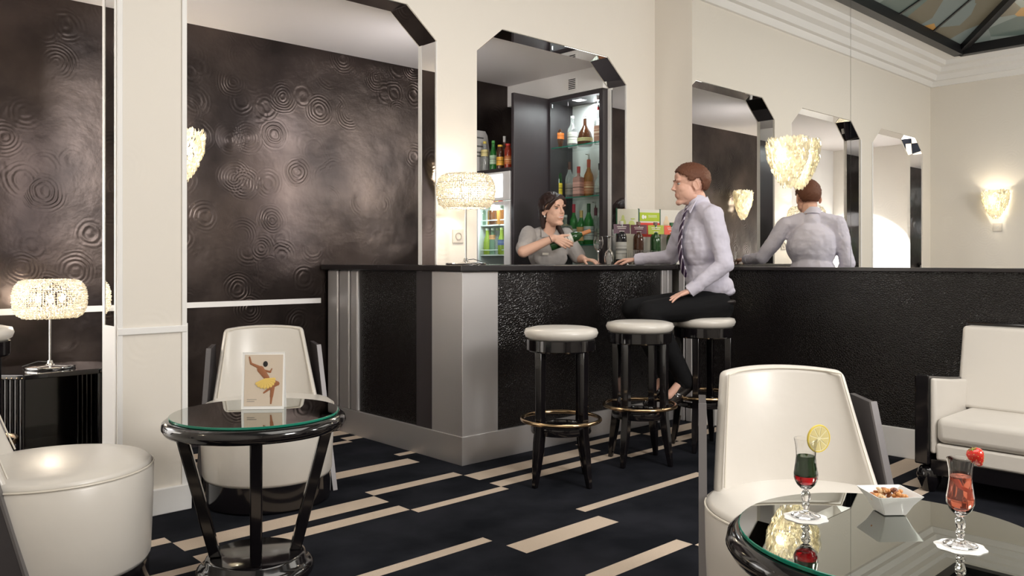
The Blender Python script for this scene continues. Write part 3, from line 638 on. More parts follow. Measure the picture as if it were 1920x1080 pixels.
cab = [  # px, shelf z, x, kwargs, label
 (1048, 2.07, 4.80, dict(h=.27, r=.043, glass='brown', lab=(.85, .22, .03), labz=(.30, .48), shape='globe', cap=(.25, .28, .3)), 'dark round bottle with an orange seal, top shelf of the cabinet at its left'),
 (1073, 2.07, 4.84, dict(h=.26, r=.040, glass='clear', lab=(.80, .78, .72), labz=(.15, .5), cap=(.8, .8, .8)), 'clear bottle with a white label behind the door gap, top cabinet shelf'),
 (1097, 2.07, 4.82, dict(h=.235, r=.062, glass='brown', lab=(.75, .68, .35), labz=(.16, .27), shape='flask', cap=(.85, .85, .85)), 'wide squat cognac bottle with a small pale label, top cabinet shelf'),
 (1122, 2.07, 4.82, dict(h=.29, r=.027, glass='clear', lab=(.45, .22, .15), labz=(.1, .5), shape='square', cap=(.5, .03, .03), pour=True), 'tall clear square bottle with a pourer at the right of the top cabinet shelf'),
 (1046, 1.665, 4.80, dict(h=.31, r=.038, glass='dgreen', lab=(.85, .62, .05), labz=(.12, .42), shape='wine', cap=(.45, .03, .08), neckc=1, pour=True), 'green bottle with a yellow label and pourer, middle shelf left'),
 (1068, 1.665, 4.86, dict(h=.30, r=.036, glass='clear', lab=(.35, .30, .28), labz=(.12, .42), cap=(.12, .05, .04), neckc=1), 'clear bottle with a grey label and brown neck, second on the middle shelf'),
 (1085, 1.665, 4.80, dict(h=.245, r=.036, glass='pink', lab=(.80, .42, .38), labz=(.12, .5), shape='square', cap=(.5, .03, .03), neckc=1), 'square pink gin-like bottle with red neck in the centre of the middle shelf'),
 (1104, 1.665, 4.86, dict(h=.30, r=.040, glass='amber', lab=(.50, .20, .10), labz=(.1, .42), cap=(.55, .1, .05), neckc=1, pour=True), 'amber bottle with a brown label and pourer on the middle shelf'),
 (1125, 1.665, 4.79, dict(h=.25, r=.041, glass='clear', lab=(.60, .62, .62), labz=(.1, .3), shape='globe', cap=(.05, .05, .05), neckc=1), 'round clear bottle with a black neck at the right of the middle shelf'),
 (1060, 1.29, 4.78, dict(h=.24, r=.042, glass='clear', lab=(.70, .35, .05), labz=(.15, .55), shape='square', cap=(.6, .6, .6)), 'square clear bottle with an orange label beside the barmaid\'s cheek'),
 (1076, 1.29, 4.87, dict(h=.33, r=.036, glass='green', lab=(.8, .8, .75), labz=(.15, .4), cap=(.6, .04, .08), neckc=1), 'green bottle with a red capsule at the back of the lower shelf'),
 (1090, 1.29, 4.80, dict(h=.27, r=.037, glass='green', lab=(.85, .48, .20), labz=(.12, .52), cap=(.75, .5, .2), neckc=1), 'green bottle with an orange label on the lower shelf'),
 (1104, 1.29, 4.80, dict(h=.32, r=.040, glass='green', lab=(.78, .80, .80), labz=(.12, .45), cap=(.03, .10, .04), neckc=1), 'tall green bottle with a white label on the lower shelf'),
 (1117, 1.29, 4.88, dict(h=.29, r=.033, glass='clear', lab=(.6, .5, .45), labz=(.1, .35), cap=(.2, .05, .08), neckc=1, pour=True), 'slim clear bottle with a dark red cap at the back of the lower shelf'),
 (1127, 1.29, 4.80, dict(h=.31, r=.030, glass='clear', lab=(.5, .52, .45), labz=(.1, .4), cap=(.45, .5, .3)), 'tall slender clear bottle at the right end of the lower shelf')]
for px, z, x, kw, lb in cab: bottle((x, V_at(px, x), z), lb, group=GS, **kw)
sh_ = thing('cocktail_shaker', 'small clear decanter on the cabinet floor under the lower glass shelf', 'decanter', (4.82, V_at(1092, 4.82), .9))
MB().lathe([(0, 0), (.035, 0), (.04, .02), (.04, .2), (.02, .26), (.02, .31), (.026, .315), (0, .32)], 20).build('body', G['clear'], sh_)
GF = 'bottles on top of the fridge'
for px, x, kw, lb in [(897, 4.40, dict(h=.17, r=.030, glass='orange', shape='jar', cap=(.6, .05, .02), lab=(.55, .2, .05), labz=(.2, .6)), 'orange juice jar at the left end of the fridge top'),
    (909, 4.36, dict(h=.24, r=.031, glass='clear', shape='beer', cap=(.75, .6, .1), lab=(.75, .65, .3), labz=(.5, .72)), 'clear bottle with a yellow neck label on the fridge top'),
    (925, 4.36, dict(h=.235, r=.030, glass='green', shape='beer', cap=(.1, .4, .1), lab=(.55, .75, .55), labz=(.2, .5)), 'green beer bottle in the middle of the fridge top'),
    (938, 4.35, dict(h=.19, r=.031, glass='brown', shape='jar', cap=(.85, .55, .05), lab=(.85, .45, .05), labz=(.15, .5)), 'brown juice bottle with yellow label and lid on the fridge top'),
    (946, 4.47, dict(h=.28, r=.026, glass='brown', shape='beer', cap=(.75, .75, .75), neckc=1), 'tall dark bottle with a silver neck behind the fridge top row'),
    (953, 4.35, dict(h=.19, r=.031, glass='red', shape='jar', cap=(.6, .04, .03), lab=(.6, .18, .05), labz=(.15, .5)), 'red juice bottle at the right end of the fridge top')]:
    bottle((x, V_at(px, x), 1.893), lb, group=GF, **kw)
pl = thing('price_plaque', 'pale grey notice plaque leaning behind the bottles on the fridge', 'sign', (4.385, 5.055, 1.893), .0)
T = XZ
MB().prism([(-.09, 0), (.085, 0), (.075, .13), (.045, .30), (.02, .335), (-.09, .335)], -.004, .004, T).build('plaque_board', cm((.55, .54, .53)), pl, smooth=False)
b = MB()
for z, w0, w1 in ((.27, -.07, .0), (.20, -.07, .03), (.15, -.07, .05), (.12, -.07, .04)): b.box(w0, z, .004, w1, z+.012, .006, T)
b.build('lettering', cm((.12, .12, .12)), pl, smooth=False)
GI = 'bottles inside the fridge'
for px, z, x, kw, lb in [(905, 1.456, 4.39, dict(h=.15, r=.030, glass='pale', shape='jar', cap=None), 'pale glass jar at the left of the top fridge shelf'),
    (912, 1.456, 4.44, dict(h=.16, r=.036, glass='orange', shape='jar', cap=(.8, .6, .2)), 'yellow-orange juice jar on the top fridge shelf'),
    (924, 1.456, 4.38, dict(h=.185, r=.031, glass='brown', shape='jar', cap=(.55, .04, .03), lab=(.35, .4, .3), labz=(.62, .8)), 'brown juice bottle with red lid on the top fridge shelf'),
    (933, 1.456, 4.43, dict(h=.19, r=.030, glass='amber', shape='jar', cap=(.75, .5, .05)), 'amber juice bottle with yellow lid on the top fridge shelf'),
    (939, 1.456, 4.37, dict(h=.185, r=.030, glass='amber', shape='jar', cap=(.6, .04, .03), lab=(.4, .45, .35), labz=(.62, .8)), 'amber juice bottle with red lid at the right of the top fridge shelf'),
    (903, 1.216, 4.40, dict(h=.20, r=.030, glass='green', shape='beer', cap=(.1, .35, .15), lab=(.7, .5, .2), labz=(.48, .6)), 'green bottle at the left of the middle fridge shelf'),
    (914, 1.216, 4.38, dict(h=.21, r=.032, glass='lime', shape='beer', cap=(.8, .85, .8)), 'lime yellow bottle on the middle fridge shelf'),
    (924, 1.216, 4.40, dict(h=.21, r=.030, glass='pale', shape='beer', cap=(.8, .85, .8), lab=(.8, .4, .2), labz=(.58, .75)), 'pale bottle with an orange neck label on the middle fridge shelf'),
    (933, 1.216, 4.42, dict(h=.21, r=.030, glass='clear', shape='beer', cap=(.6, .7, .4)), 'clear bottle on the middle fridge shelf'),
    (941, 1.216, 4.37, dict(h=.21, r=.032, glass='lime', shape='beer', cap=(.6, .7, .3), lab=(.15, .2, .5), labz=(.35, .55)), 'lime bottle with a blue label on the middle fridge shelf')]:
    bottle((x, V_at(px, x), z), lb, group=GI, **kw)
silver = mat('can_silver', (.7, .75, .75), .25, .7)
for i, px in enumerate((900, 910, 919, 928, 937)):
    bottle((4.40, V_at(px, 4.40), .971), 'silver drink can standing in the row on the lowest visible fridge shelf', h=.165, r=.028, glass=silver, shape='can', cap=None, name='drink_can', cat='can', group='cans in the fridge')

# ------------------------------------------------------------------ things on the bar
ZCT = 1.139
bd = [(4.56, 3.79), (4.725, 3.72), (4.90, 3.66), (5.06, 3.56)]
def board():
    t = thing('menu_display', 'folding wine display board with green and red centre panel behind the bottles', 'display board', (bd[0][0], bd[0][1], ZCT))
    O = Vector((bd[0][0], bd[0][1], 0))
    cols = [(.70, .68, .58), None, (.68, .66, .60)]
    for k in range(3):
        a, c = Vector((*bd[k], 0))-O, Vector((*bd[k+1], 0))-O; d = (c-a); L = d.length; T = Matrix.Translation(a) @ Matrix.Rotation(math.atan2(d.y, d.x), 4, 'Z')
        p = MB().box(0, -.006, 0, L, 0, .40, T).build('panel', cm(cols[k] or (.72, .70, .64)), t, smooth=False)
        MB().box(-.004, -.009, 0, .004, .002, .405, T).build('spine', cm((.02, .10, .05)), p, smooth=False)
        if k == 1:
            MB().box(.006, -.008, .315, L-.006, -.006, .378, T).build('green_band', cm((.42, .55, .03)), p, smooth=False)
            MB().box(.006, -.008, .20, L-.006, -.006, .303, T).build('red_band', cm((.70, .05, .03)), p, smooth=False)
            b = MB(); b.ell((.035, -.009, .345), (.012, .001, .016), T, 10, 6); b.ell((.055, -.009, .345), (.008, .001, .012), T, 10, 6); b.ell((.045, -.009, .27), (.02, .001, .015), T, 10, 6)
            for z in (.355, .345): b.box(.08, -.009, z, L-.03, -.008, z+.003, T)
            b.build('leaf_marks', cm((.85, .85, .80)), p, smooth=False)
        else:
            b = MB(); b.ell((.05, -.0075, .30), (.024, .001, .032), T, 14, 8); b.ell((.05, -.0075, .335), (.012, .001, .022), T, 12, 8); b.ell((.12, -.0075, .29), (.026, .001, .028), T, 14, 8)
            b.ell((.13, -.0075, .33), (.018, .001, .006), T, 10, 6)
            b.build('fruit_print', cm((.55, .62, .22) if k == 0 else (.72, .58, .40)), p, smooth=False)
board()
tags = [(1165, 3.66, (.10, .045, .07), 'dark wine bottle with a pale label and purple tag', 'black', (.45, .45, .42), (.7, .68, .66), 'port'),
        (1197, 3.64, (.12, .03, .05), 'dark wine bottle with burgundy neck tag', 'brown', None, (.25, .15, .12), 'wine'),
        (1229, 3.60, (.36, .42, .02), 'dark green wine bottle with lime green neck tag', 'dgreen', None, (.2, .12, .1), 'wine'),
        (1259, 3.56, (.75, .08, .03), 'dark wine bottle with bright red neck tag', 'dgreen', None, (.03, .12, .05), 'wine')]
for px, v_, c, lb, gl, la, cp, shp in tags:
    u_ = U_at(px, v_); t = bottle((u_, v_, ZCT), lb+' in front of the display board', h=.30, r=.038, glass=gl, lab=la, labz=(.12, .52), cap=cp, shape=shp, group='tagged wine bottles on the bar')
    T = Matrix.Rotation(-.65, 4, 'Z') @ Matrix.Rotation(-.12, 4, 'X')
    tg = MB().box(-.058, -.044, .212, .058, -.040, .278, T).build('neck_tag', cm(c), t, smooth=False)
    b = MB()
    for z, w_ in ((.258, .034), (.246, .030), (.226, .018)): b.box(-w_, -.0455, z, w_, -.044, z+.004, T)
    b.build('lettering', cm((.75, .70, .66)), tg, smooth=False)
def wine_glass(loc, label, flip=False):
    t = thing('wine_glass', label, 'wine glass', loc, group='wine glasses on the bar'); h = .20
    pr = [(0, 0), (.033, 0), (.034, .002), (.006, .008), (.004, .02), (.004, .085), (.012, .095), (.028, .115), (.036, .145), (.034, .175), (.029, h), (.027, h), (.032, .175), (.034, .145), (.026, .118), (.008, .10), (0, .098)]
    T = Matrix.Translation((0, 0, h)) @ Matrix.Diagonal((1, 1, -1, 1)) if flip else None
    MB().lathe(pr, 28, T).build('glass_body', M_glass, t, angle=70)
wine_glass((U_at(1122, 3.86), 3.86, ZCT), 'upright wine glass on the bar by the barmaid\'s left hand')
wine_glass((U_at(1142, 3.78), 3.78, ZCT), 'upturned wine glass standing on its rim on the bar', True)
k = 0
tum = None
for row, v_ in ((0, 3.585), (1, 3.62)):
    for px in (1183, 1197, 1211, 1226):
        px += row*5
        lb = 'faceted glass tumbler in the little row in front of the tagged bottles'
        if tum is None:
            tum = thing('tumbler', lb, 'tumbler', (U_at(px, v_-.03), v_-.03, ZCT), group='tumblers on the bar')
            MB().lathe([(0, 0), (.024, 0), (.026, .004), (.029, .10), (.027, .10), (.023, .012), (0, .012)], 10).build('glass_body', M_glass, tum, angle=20)
        else: dup(tum, lb, (U_at(px, v_-.03), v_-.03, ZCT))
# ------------------------------------------------------------------ sockets and switch
def plate(name, label, cat, loc, rz, s=.042, socket=True):
    t = thing(name, label, cat, loc, rz)
    MB().box(-s, -.008, -s, s, 0, s).build('cover_plate', M_plastic, t, smooth=False, bevel=.004)
    if socket: MB().lathe([(.024, -.001), (.024, .004), (.019, .004), (.018, -.002), (0, -.002)], 24, Matrix.Translation((0, -.008, 0)) @ Matrix.Rotation(PI/2, 4, 'X')).build('socket_ring', cm((.40, .37, .34)), t)
    else:
        b = MB(); 
        for a in (PI/4, -PI/4): b.box(-.025, -.0095, -.003, .025, -.008, .003, Matrix.Rotation(a, 4, 'Y'))
        b.build('cross_mark', cm((.6, .6, .6)), t, smooth=False)
uu = U_at(858, VA); plate('wall_socket', 'beige round-pin power socket on the pier beside the bar lamp', 'socket', (uu, VA-.001, Z_at(443, uu, VA)), 0)
plate('light_switch', 'grey square switch under the sconce seen in the mirror on the left wall', 'switch', (UW+.001, 3.10, 1.56), PI/2, .05, False)
plate('floor_socket', 'small pale socket low on the dark wall right of the side table', 'socket', (U_at(186, VD), VD-.012, .19), 0, .035)

# ------------------------------------------------------------------ things on the tables
def table_pt(px, py, z=.6): return floor_pt(px, (CH-z)*F/(py-HY))
def card():
    x, y = table_pt(492, 768); t = thing('table_card', 'white framed card with a brown and yellow dancing figure on the glass table', 'table card', (x, y, .601), math.atan2(R_[1], R_[0])+.07)
    W, H = .158, .215; tl = Matrix.Rotation(-.10, 4, 'X')
    MB().box(-W/2, 0, 0, W/2, .004, H, tl).build('card_front', M_paper, t, smooth=False)
    MB().box(-W/2, 0, 0, W/2, .003, H, Matrix.Translation((0, .046, 0)) @ Matrix.Rotation(.12, 4, 'X')).build('card_back', M_paper, t, smooth=False)
    MB().box(-W/2+.010, -.0012, .012, W/2-.006, 0, H-.010, tl).build('print_ground', cm((.66, .56, .46)), t, smooth=False)
    skin = cm((.33, .13, .06)); b = MB(); T = tl @ Matrix.Translation((-.004, -.002, 0)) @ Matrix.Diagonal((1, .12, 1, 1))
    for a, c, r0, r1 in (((-.048, 0, .196), (-.042, 0, .172), .003, .004), ((-.042, 0, .172), (-.012, 0, .158), .004, .006), ((-.006, 0, .150), (.018, 0, .118), .013, .010),
                         ((.010, 0, .145), (.030, 0, .140), .004, .004), ((.030, 0, .140), (.036, 0, .152), .003, .002), ((.024, 0, .108), (.058, 0, .096), .010, .008), ((.058, 0, .096), (.030, 0, .080), .007, .006),
                         ((.030, 0, .078), (.008, 0, .062), .005, .003), ((.040, 0, .080), (.037, 0, .048), .008, .006), ((.037, 0, .048), (.035, 0, .022), .005, .003)): b.cap(a, c, r0, r1, T, 10)
    b.build('dancer_print', skin, t)
    MB().ell((.012, 0, .170), (.009, .009, .011), T, 12, 8).build('dancer_hair', cm((.02, .015, .015)), t)
    b = MB()
    for k in range(9): a = -2.7+k*.36; b.cap((.012, -.012, .112), (.012+.034*math.cos(a), -.012, .108+.03*math.sin(a)*.9), .004, .0055, T, 8)
    b.build('dancer_skirt', cm((.78, .55, .15)), t)
    b = MB(); b.box(-.058, -.0022, .036, -.022, -.0012, .038, tl); b.box(-.058, -.0022, .029, -.030, -.0012, .031, tl); b.build('caption', cm((.3, .28, .26)), t, smooth=False)
card()
def cocktail(px, py, label, layers, name='cocktail_glass'):
    x, y = table_pt(px, py); t = thing(name, label, 'cocktail', (x, y, .6015), group='cocktails on the glass table')
    outer = [(0, .0005), (.031, .0005), (.0325, .002), (.030, .004), (.014, .010), (.006, .013), (.0055, .018), (.008, .022), (.0095, .027), (.0075, .031), (.006, .033), (.0085, .040), (.0105, .050), (.0095, .057), (.006, .061), (.0055, .063),
             (.012, .068), (.021, .078), (.0265, .092), (.0265, .105), (.0235, .125), (.0215, .145), (.0225, .165), (.026, .187)]
    inner = [(.0250, .187), (.0213, .165), (.0200, .145), (.0218, .125), (.0250, .105), (.0250, .092), (.0195, .080), (.008, .0712), (0, .070)]
    MB().lathe(outer+inner, 40).build('glass_body', M_wineglass if False else M_glass, t, angle=70)
    prof = [(0, .0712), (.008, .0718), (.0193, .0805), (.0247, .092), (.0247, .105), (.0216, .125), (.0198, .145), (.0203, .152)]
    def rad(z):
        for (r0, z0), (r1, z1) in zip(prof, prof[1:]):
            if z0 <= z <= z1: return r0+(r1-r0)*(z-z0)/(z1-z0)
        return prof[-1][0]
    for z0, z1, m, nm in layers:
        pp = [(0, z0)]+[(rad(z0), z0)]+[(r, z) for r, z in prof if z0 < z < z1]+[(rad(z1), z1), (0, z1)]
        MB().lathe(pp, 36).build(nm, m, t, angle=60)
    return t
M_red = mat('red_liqueur', (.75, .01, .02), .02, trans=.75, ior=1.34); M_grn = mat('dark_green_liqueur', (.008, .06, .008), .02, trans=.3, ior=1.34, spec=.2)
M_rose = mat('rose_drink', (.95, .25, .14), .02, trans=.85, ior=1.34)
c1 = cocktail(1511, 969, 'layered dark green and red drink in a footed glass with a lemon slice', [(.0713, .099, M_red, 'red_layer'), (.0991, .146, M_grn, 'green_layer')])
c2 = cocktail(1801, 1024, 'orange-pink drink in a footed glass with a strawberry', [(.0713, .150, M_rose, 'drink')])
c1.scale = (.96, .96, .91); c2.scale = (.96, .96, .91)
cv = MB().tube([(.008, -.010, .10), (.016, -.006, .115), (.010, .004, .125), (.014, .01, .14)], .004, 6).build('peel', cm((.85, .25, .06)), c2)
for (px, py), lb in (((1511, 971), 'white paper doily under the green and red drink'), ((1801, 1026), 'white paper doily under the orange-pink drink')):
    x, y = table_pt(px, py); n = 40
    pts = [((.046+.002*math.sin(8*2*PI*k/n))*math.cos(2*PI*k/n), (.046+.002*math.sin(8*2*PI*k/n))*math.sin(2*PI*k/n)) for k in range(n)]
    o = MB().prism(pts, 0, .0009).build('paper_doily', M_paper, smooth=False); o.location = (x, y, .6003); tag(o, lb, 'coaster', 'paper doilies')
# lemon slice and strawberry: hung on the rims, top-level
def lemon():
    c = c1.location; t = thing('lemon_slice', 'round lemon slice stuck on the rim of the green and red drink', 'lemon slice', (c.x+R_[0]*.028, c.y+R_[1]*.028, c.z+.170), math.atan2(R_[1], R_[0])); t.scale = (1.22,)*3
    T = Matrix.Rotation(.35, 4, 'Z') @ Matrix.Rotation(PI/2, 4, 'X')
    MB().lathe([(.0225, -.002), (.0245, -.0018), (.0252, 0), (.0245, .0018), (.0225, .002), (.0225, -.002)], 40, T).build('rind', cm((.80, .62, .10)), t)
    MB().lathe([(0, -.0014), (.0226, -.0014), (.0226, .0014), (0, .0014)], 40, T).build('pith', cm((.86, .80, .52)), t, smooth=False)
    b = MB()
    for k in range(9):
        a0, a1 = 2*PI*(k+.08)/9, 2*PI*(k+.92)/9; am = (a0+a1)/2
        p = [(.003*math.cos(am), .003*math.sin(am))]+[(.0207*math.cos(a0+(a1-a0)*j/5), .0207*math.sin(a0+(a1-a0)*j/5)) for j in range(6)]
        b.prism(p, -.0019, .0019, T)
    b.build('segments', mat('lemon_flesh', (.88, .76, .36), .2, trans=.2), t, smooth=False)
lemon()
def berry():
    c = c2.location; t = thing('strawberry', 'red strawberry perched on the rim of the orange-pink drink', 'strawberry', (c.x+R_[0]*.031, c.y+R_[1]*.031, c.z+.174), 0)
    T = Matrix.Rotation(math.atan2(R_[1], R_[0]), 4, 'Z') @ Matrix.Rotation(-.45, 4, 'Y')
    prof = [(0, -.020), (.005, -.018), (.011, -.008), (.0155, .003), (.0155, .010), (.011, .015), (.004, .0165), (0, .016)]
    MB().lathe(prof, 24, T).build('fruit', mat('strawberry_skin', (.72, .025, .015), .25, coat=.4), t, angle=80)
    b = MB()
    for j in range(5):
        z = -.012+j*.006; r = [.0095, .0128, .0150, .0158, .0140][j]
        for k in range(9): a = 2*PI*k/9+j*.35; b.ell((r*math.cos(a), r*math.sin(a), z), (.0007, .0007, .0011), T, 6, 4)
    b.build('seeds', cm((.80, .60, .20)), t)
    b = MB()
    for k in range(6): a = k*PI/3; b.cap((0, 0, .0165), (.008*math.cos(a), .008*math.sin(a), .0168), .0012, .0006, T, 6)
    b.build('calyx', cm((.25, .40, .08)), t)
berry()
def nuts():
    x, y = table_pt(1668, 961); rz = math.atan2(R_[1], R_[0])
    t = thing('nut_bowl', 'square white porcelain bowl filled with mixed nuts on the glass table', 'bowl', (x, y, .6012), rz+.06); t.scale = (.82,)*3
    def ring(s, z, n=6, c=.12):
        out = []
        for (sx, sy) in ((1, 1), (-1, 1), (-1, -1), (1, -1)):
            a0 = math.atan2(sy, sx)
            for j in range(n): a = a0-PI/4+PI/2*j/(n-1); out.append((sx*s*(1-c)+s*c*math.cos(a), sy*s*(1-c)+s*c*math.sin(a), z))
        return out
    L = [ring(.028, 0), ring(.031, .001), ring(.045, .03), ring(.0625, .055), ring(.0635, .0565), ring(.0610, .0565), ring(.055, .050), ring(.040, .026), ring(.028, .006)]
    n = len(L[0]); vs = [p for r in L for p in r]; fs = [(i*n+k, i*n+(k+1) % n, (i+1)*n+(k+1) % n, (i+1)*n+k) for i in range(len(L)-1) for k in range(n)]
    fs += [tuple(range(n-1, -1, -1)), tuple((len(L)-1)*n+k for k in range(n))]
    MB().add(vs, fs).build('bowl_body', M_porc, t, angle=40)
    cols = [('almond', (.38, .14, .05), (.011, .0065, .005)), ('cashew', (.78, .55, .32), (.010, .006, .005)), ('peanut', (.62, .28, .09), (.0075, .0055, .0055)), ('hazelnut', (.16, .05, .025), (.0085, .0085, .008))]
    protos = {}
    for i in range(64):
        nm, c, r = cols[random.choice((0, 0, 1, 2, 2, 2, 3))]; a = random.uniform(0, 2*PI); lay = i//26; rr = random.uniform(0, 1)**.5*(.046-.008*lay)
        px_, py_ = max(-.044, min(.044, rr*math.cos(a)*1.15)), max(-.044, min(.044, rr*math.sin(a)*1.15))
        q = Matrix.Rotation(rz, 4, 'Z') @ Vector((px_, py_, 0))*.82
        loc = (x+q.x, y+q.y, .6012+.030+.0065*lay+.005*(1-rr/.046)+random.uniform(-.001, .001))
        lb = {'almond': 'brown-skinned almond among the mixed nuts in the white bowl', 'cashew': 'pale cashew nut among the mixed nuts in the white bowl', 'peanut': 'golden roasted peanut among the mixed nuts in the white bowl', 'hazelnut': 'dark round hazelnut among the mixed nuts in the white bowl'}[nm]
        if nm not in protos:
            b = MB()
            if nm == 'cashew': b.tube([(-.009, 0, .002), (-.007, .004, 0), (0, .006, 0), (.007, .004, 0), (.009, 0, .002)], [.002, .0042, .005, .0045, .002], 8)
            elif nm == 'almond': b.lathe([(0, -.011), (.004, -.007), (.0065, 0), (.005, .006), (0, .012)], 10, Matrix.Rotation(PI/2, 4, 'Y') @ Matrix.Diagonal((.7, 1, 1, 1)))
            elif nm == 'peanut': b.ell((0, 0, 0), r, None, 10, 8)
            else: b.lathe([(0, -.0085), (.006, -.007), (.0085, 0), (.006, .006), (0, .009)], 12)
            o = b.build(nm, mat('nut_'+nm, c, .35), angle=80); protos[nm] = o; tag(o, lb, 'nut', nm+'s in the white bowl')
        else: o = protos[nm].copy(); S.collection.objects.link(o)
        o.scale = (.85,)*3; o.location = loc; o.rotation_euler = (random.uniform(-.6, .6), random.uniform(-.6, .6), random.uniform(0, 6))
nuts()

# ------------------------------------------------------------------ people
def orth(d, n):
    d = Vector(d).normalized(); n = Vector(n); n = (n-d*n.dot(d)).normalized(); return d, n
def hand(b, W, d, n, thumb, curl=(.5, .5, .5, .5), M=None, tcurl=.25, spread=.05, k=1.0):
    """five fingers on a palm: d along the hand, n out of its back, thumb towards that vector"""
    W = Vector(W); d, n = orth(d, n); s = d.cross(n)
    if s.dot(Vector(thumb)) < 0: s = -s
    for i, (ad, as_) in enumerate(((.086, .026), (.089, .009), (.084, -.009), (.075, -.026))):
        K = W+d*ad*k+s*as_*k; b.cap(W+d*.006+s*as_*.45, K, .0155*k, .0105*k, M, 10)
        ang = 0; p = K; dd = (d+s*spread*(1.5-i)).normalized(); r0 = (.0092, .0096, .0092, .0080)[i]*k
        for j, L in enumerate(((.043, .027, .021), (.047, .030, .022), (.044, .028, .021), (.034, .021, .018))[i]):
            ang += curl[i]*(1, 1.1, .7)[j]; q = p+(dd*math.cos(ang)-n*math.sin(ang))*L*k
            b.cap(p, q, r0*(1-.08*j), r0*(.93-.08*j), M, 10); p = q
    p = W+d*.020+s*.016; dd = (d*.72+s*.62-n*.25).normalized()
    for j, (L, r) in enumerate(((.042, .0135), (.032, .0110), (.026, .0095))):
        q = p+dd*L*k; b.cap(p, q, r*k, r*.88*k, M, 10); p = q; dd = (dd+d*tcurl*.6-s*tcurl-n*tcurl*.5).normalized()
def head_shape(b, M, fem=False):
    w = .93 if fem else 1.0
    b.ell((0, -.012, .035), (.076*w, .098, .086), M); b.ell((0, .027, -.026), (.0645*w, .069, .088), M)
    b.ell((0, .030, -.068), (.053*w, .056, .042), M); b.ell((0, .078, -.096), (.020, .018, .018), M)
    for s in (-1, 1):
        b.ell((s*.040*w, .022, -.045), (.027, .046, .046), M)
        b.cap((s*.048*w, -.005, -.068), (s*.016, .074, -.098), .016, .014, M, 10)
        b.ell((s*.032*w, .050, -.020), (.028, .032, .032), M)
        b.ell((s*.030*w, .082, .033), (.026, .014, .009), M); b.ell((s*.010, .101, -.020), (.0065, .008, .0065), M)
        T = M @ Matrix.Translation((s*.078*w, -.010, -.004)) @ Matrix.Rotation(s*.35, 4, 'Z') @ Matrix.Rotation(-.15, 4, 'X')
        n = 14; b.tube([(0, .015*math.cos(2*PI*i/n)-(.004 if math.sin(2*PI*i/n) < 0 else 0), .029*math.sin(2*PI*i/n)) for i in range(n)], .0048, 8, True, T)
        b.ell((-s*.003, .002, -.002), (.005, .015, .025), T, 10, 8); b.ell((0, .004, -.028), (.005, .008, .008), T, 10, 8)
    b.ell((0, .074, .055), (.045*w, .018, .030), M)
    b.cap((0, .086, .034), (0, .103, -.008), .0085, .0090, M, 10); b.ell((0, .108, -.014), (.0105, .0105, .0095), M)
    b.ell((0, .082, -.052), (.030, .014, .022), M)
def face_parts(body, M, iris, brow, fem=False):
    e = MB(); i_ = MB(); br = MB()
    for s in (-1, 1):
        e.ell((s*.030, .0750, .013), (.0110, .0090, .0060), M, 14, 10); i_.ell((s*.030, .0830, .013), (.0064, .0024, .0056), M, 12, 8)
        br.tube([(s*.015, .0955, .034), (s*.030, .0940, .037), (s*.047, .082, .031)], [.0032, .0036, .0018], 6, False, M)
        if fem: i_.tube([(s*.018, .088, .0165), (s*.031, .0905, .0205), (s*.045, .083, .016)], [.0010, .0017, .001], 6, False, M)
    e.build('eyes', cm((.52, .49, .46), .2), body); i_.build('pupils', cm(iris, .2), body); br.build('eyebrows', cm(brow), body)
    lip = cm((.62, .20, .17), .4)
    if fem:
        MB().ell((0, .0905, -.051), (.023, .0060, .0075), M, 16, 10).build('teeth', cm((.85, .83, .78), .2), body)
        b = MB(); b.tube([(-.028, .080, -.041), (-.014, .0935, -.0455), (0, .0970, -.0450), (.014, .0935, -.0455), (.028, .080, -.041)], [.0015, .0030, .0034, .0030, .0015], 8, False, M)
        b.tube([(-.028, .080, -.041), (-.015, .0915, -.0555), (0, .0955, -.0600), (.015, .0915, -.0555), (.028, .080, -.041)], [.0015, .0036, .0045, .0036, .0015], 8, False, M)
    else:
        b = MB(); b.tube([(-.022, .084, -.050), (-.010, .0935, -.0475), (.010, .0935, -.0475), (.022, .084, -.050)], [.001, .0032, .0032, .001], 8, False, M)
        b.tube([(-.022, .084, -.051), (-.009, .0925, -.0555), (.009, .0925, -.0555), (.022, .084, -.051)], [.001, .0040, .0040, .001], 8, False, M)
    b.build('lips', lip, body)
def hair_cap(M, c, r, keep, m, parent, name='hair', amp=.004, fr=60, thick=.006, seg=72, rings_=48, lift=None):
    b = MB(); vs = []; fs = []; ok = []
    for i in range(rings_+1):
        ph = PI*i/rings_
        for k in range(seg):
            th = 2*PI*k/seg; d = Vector((math.sin(ph)*math.cos(th), math.sin(ph)*math.sin(th), math.cos(ph)))
            q = 1+amp/.09*noise.noise(Vector((d.x*fr*.12, d.y*fr*.12, d.z*fr*.05)))+(lift(d) if lift else 0)
            vs.append((c[0]+d.x*r[0]*q, c[1]+d.y*r[1]*q, c[2]+d.z*r[2]*q)); ok.append(keep(d))
    for i in range(rings_):
        for k in range(seg):
            f = (i*seg+k, (i+1)*seg+k, (i+1)*seg+(k+1) % seg, i*seg+(k+1) % seg)
            if sum(ok[j] for j in f) >= 2: fs.append(f)
    b.add(vs, fs, M); return b.build(name, m, parent, angle=180, solid=thick)
def skinmat(n, c): m = mat(n, c, .48); noisy(m, 120, .08, .002); return m
def cloth(n, c, st=.6, sc=9, stretch=(1, 1, 1.8)):
    m = mat(n, c, .8); m.node_tree.nodes['Principled BSDF'].inputs['Specular IOR Level'].default_value = .2; noisy(m, sc, st, .012, 2, stretch); return m
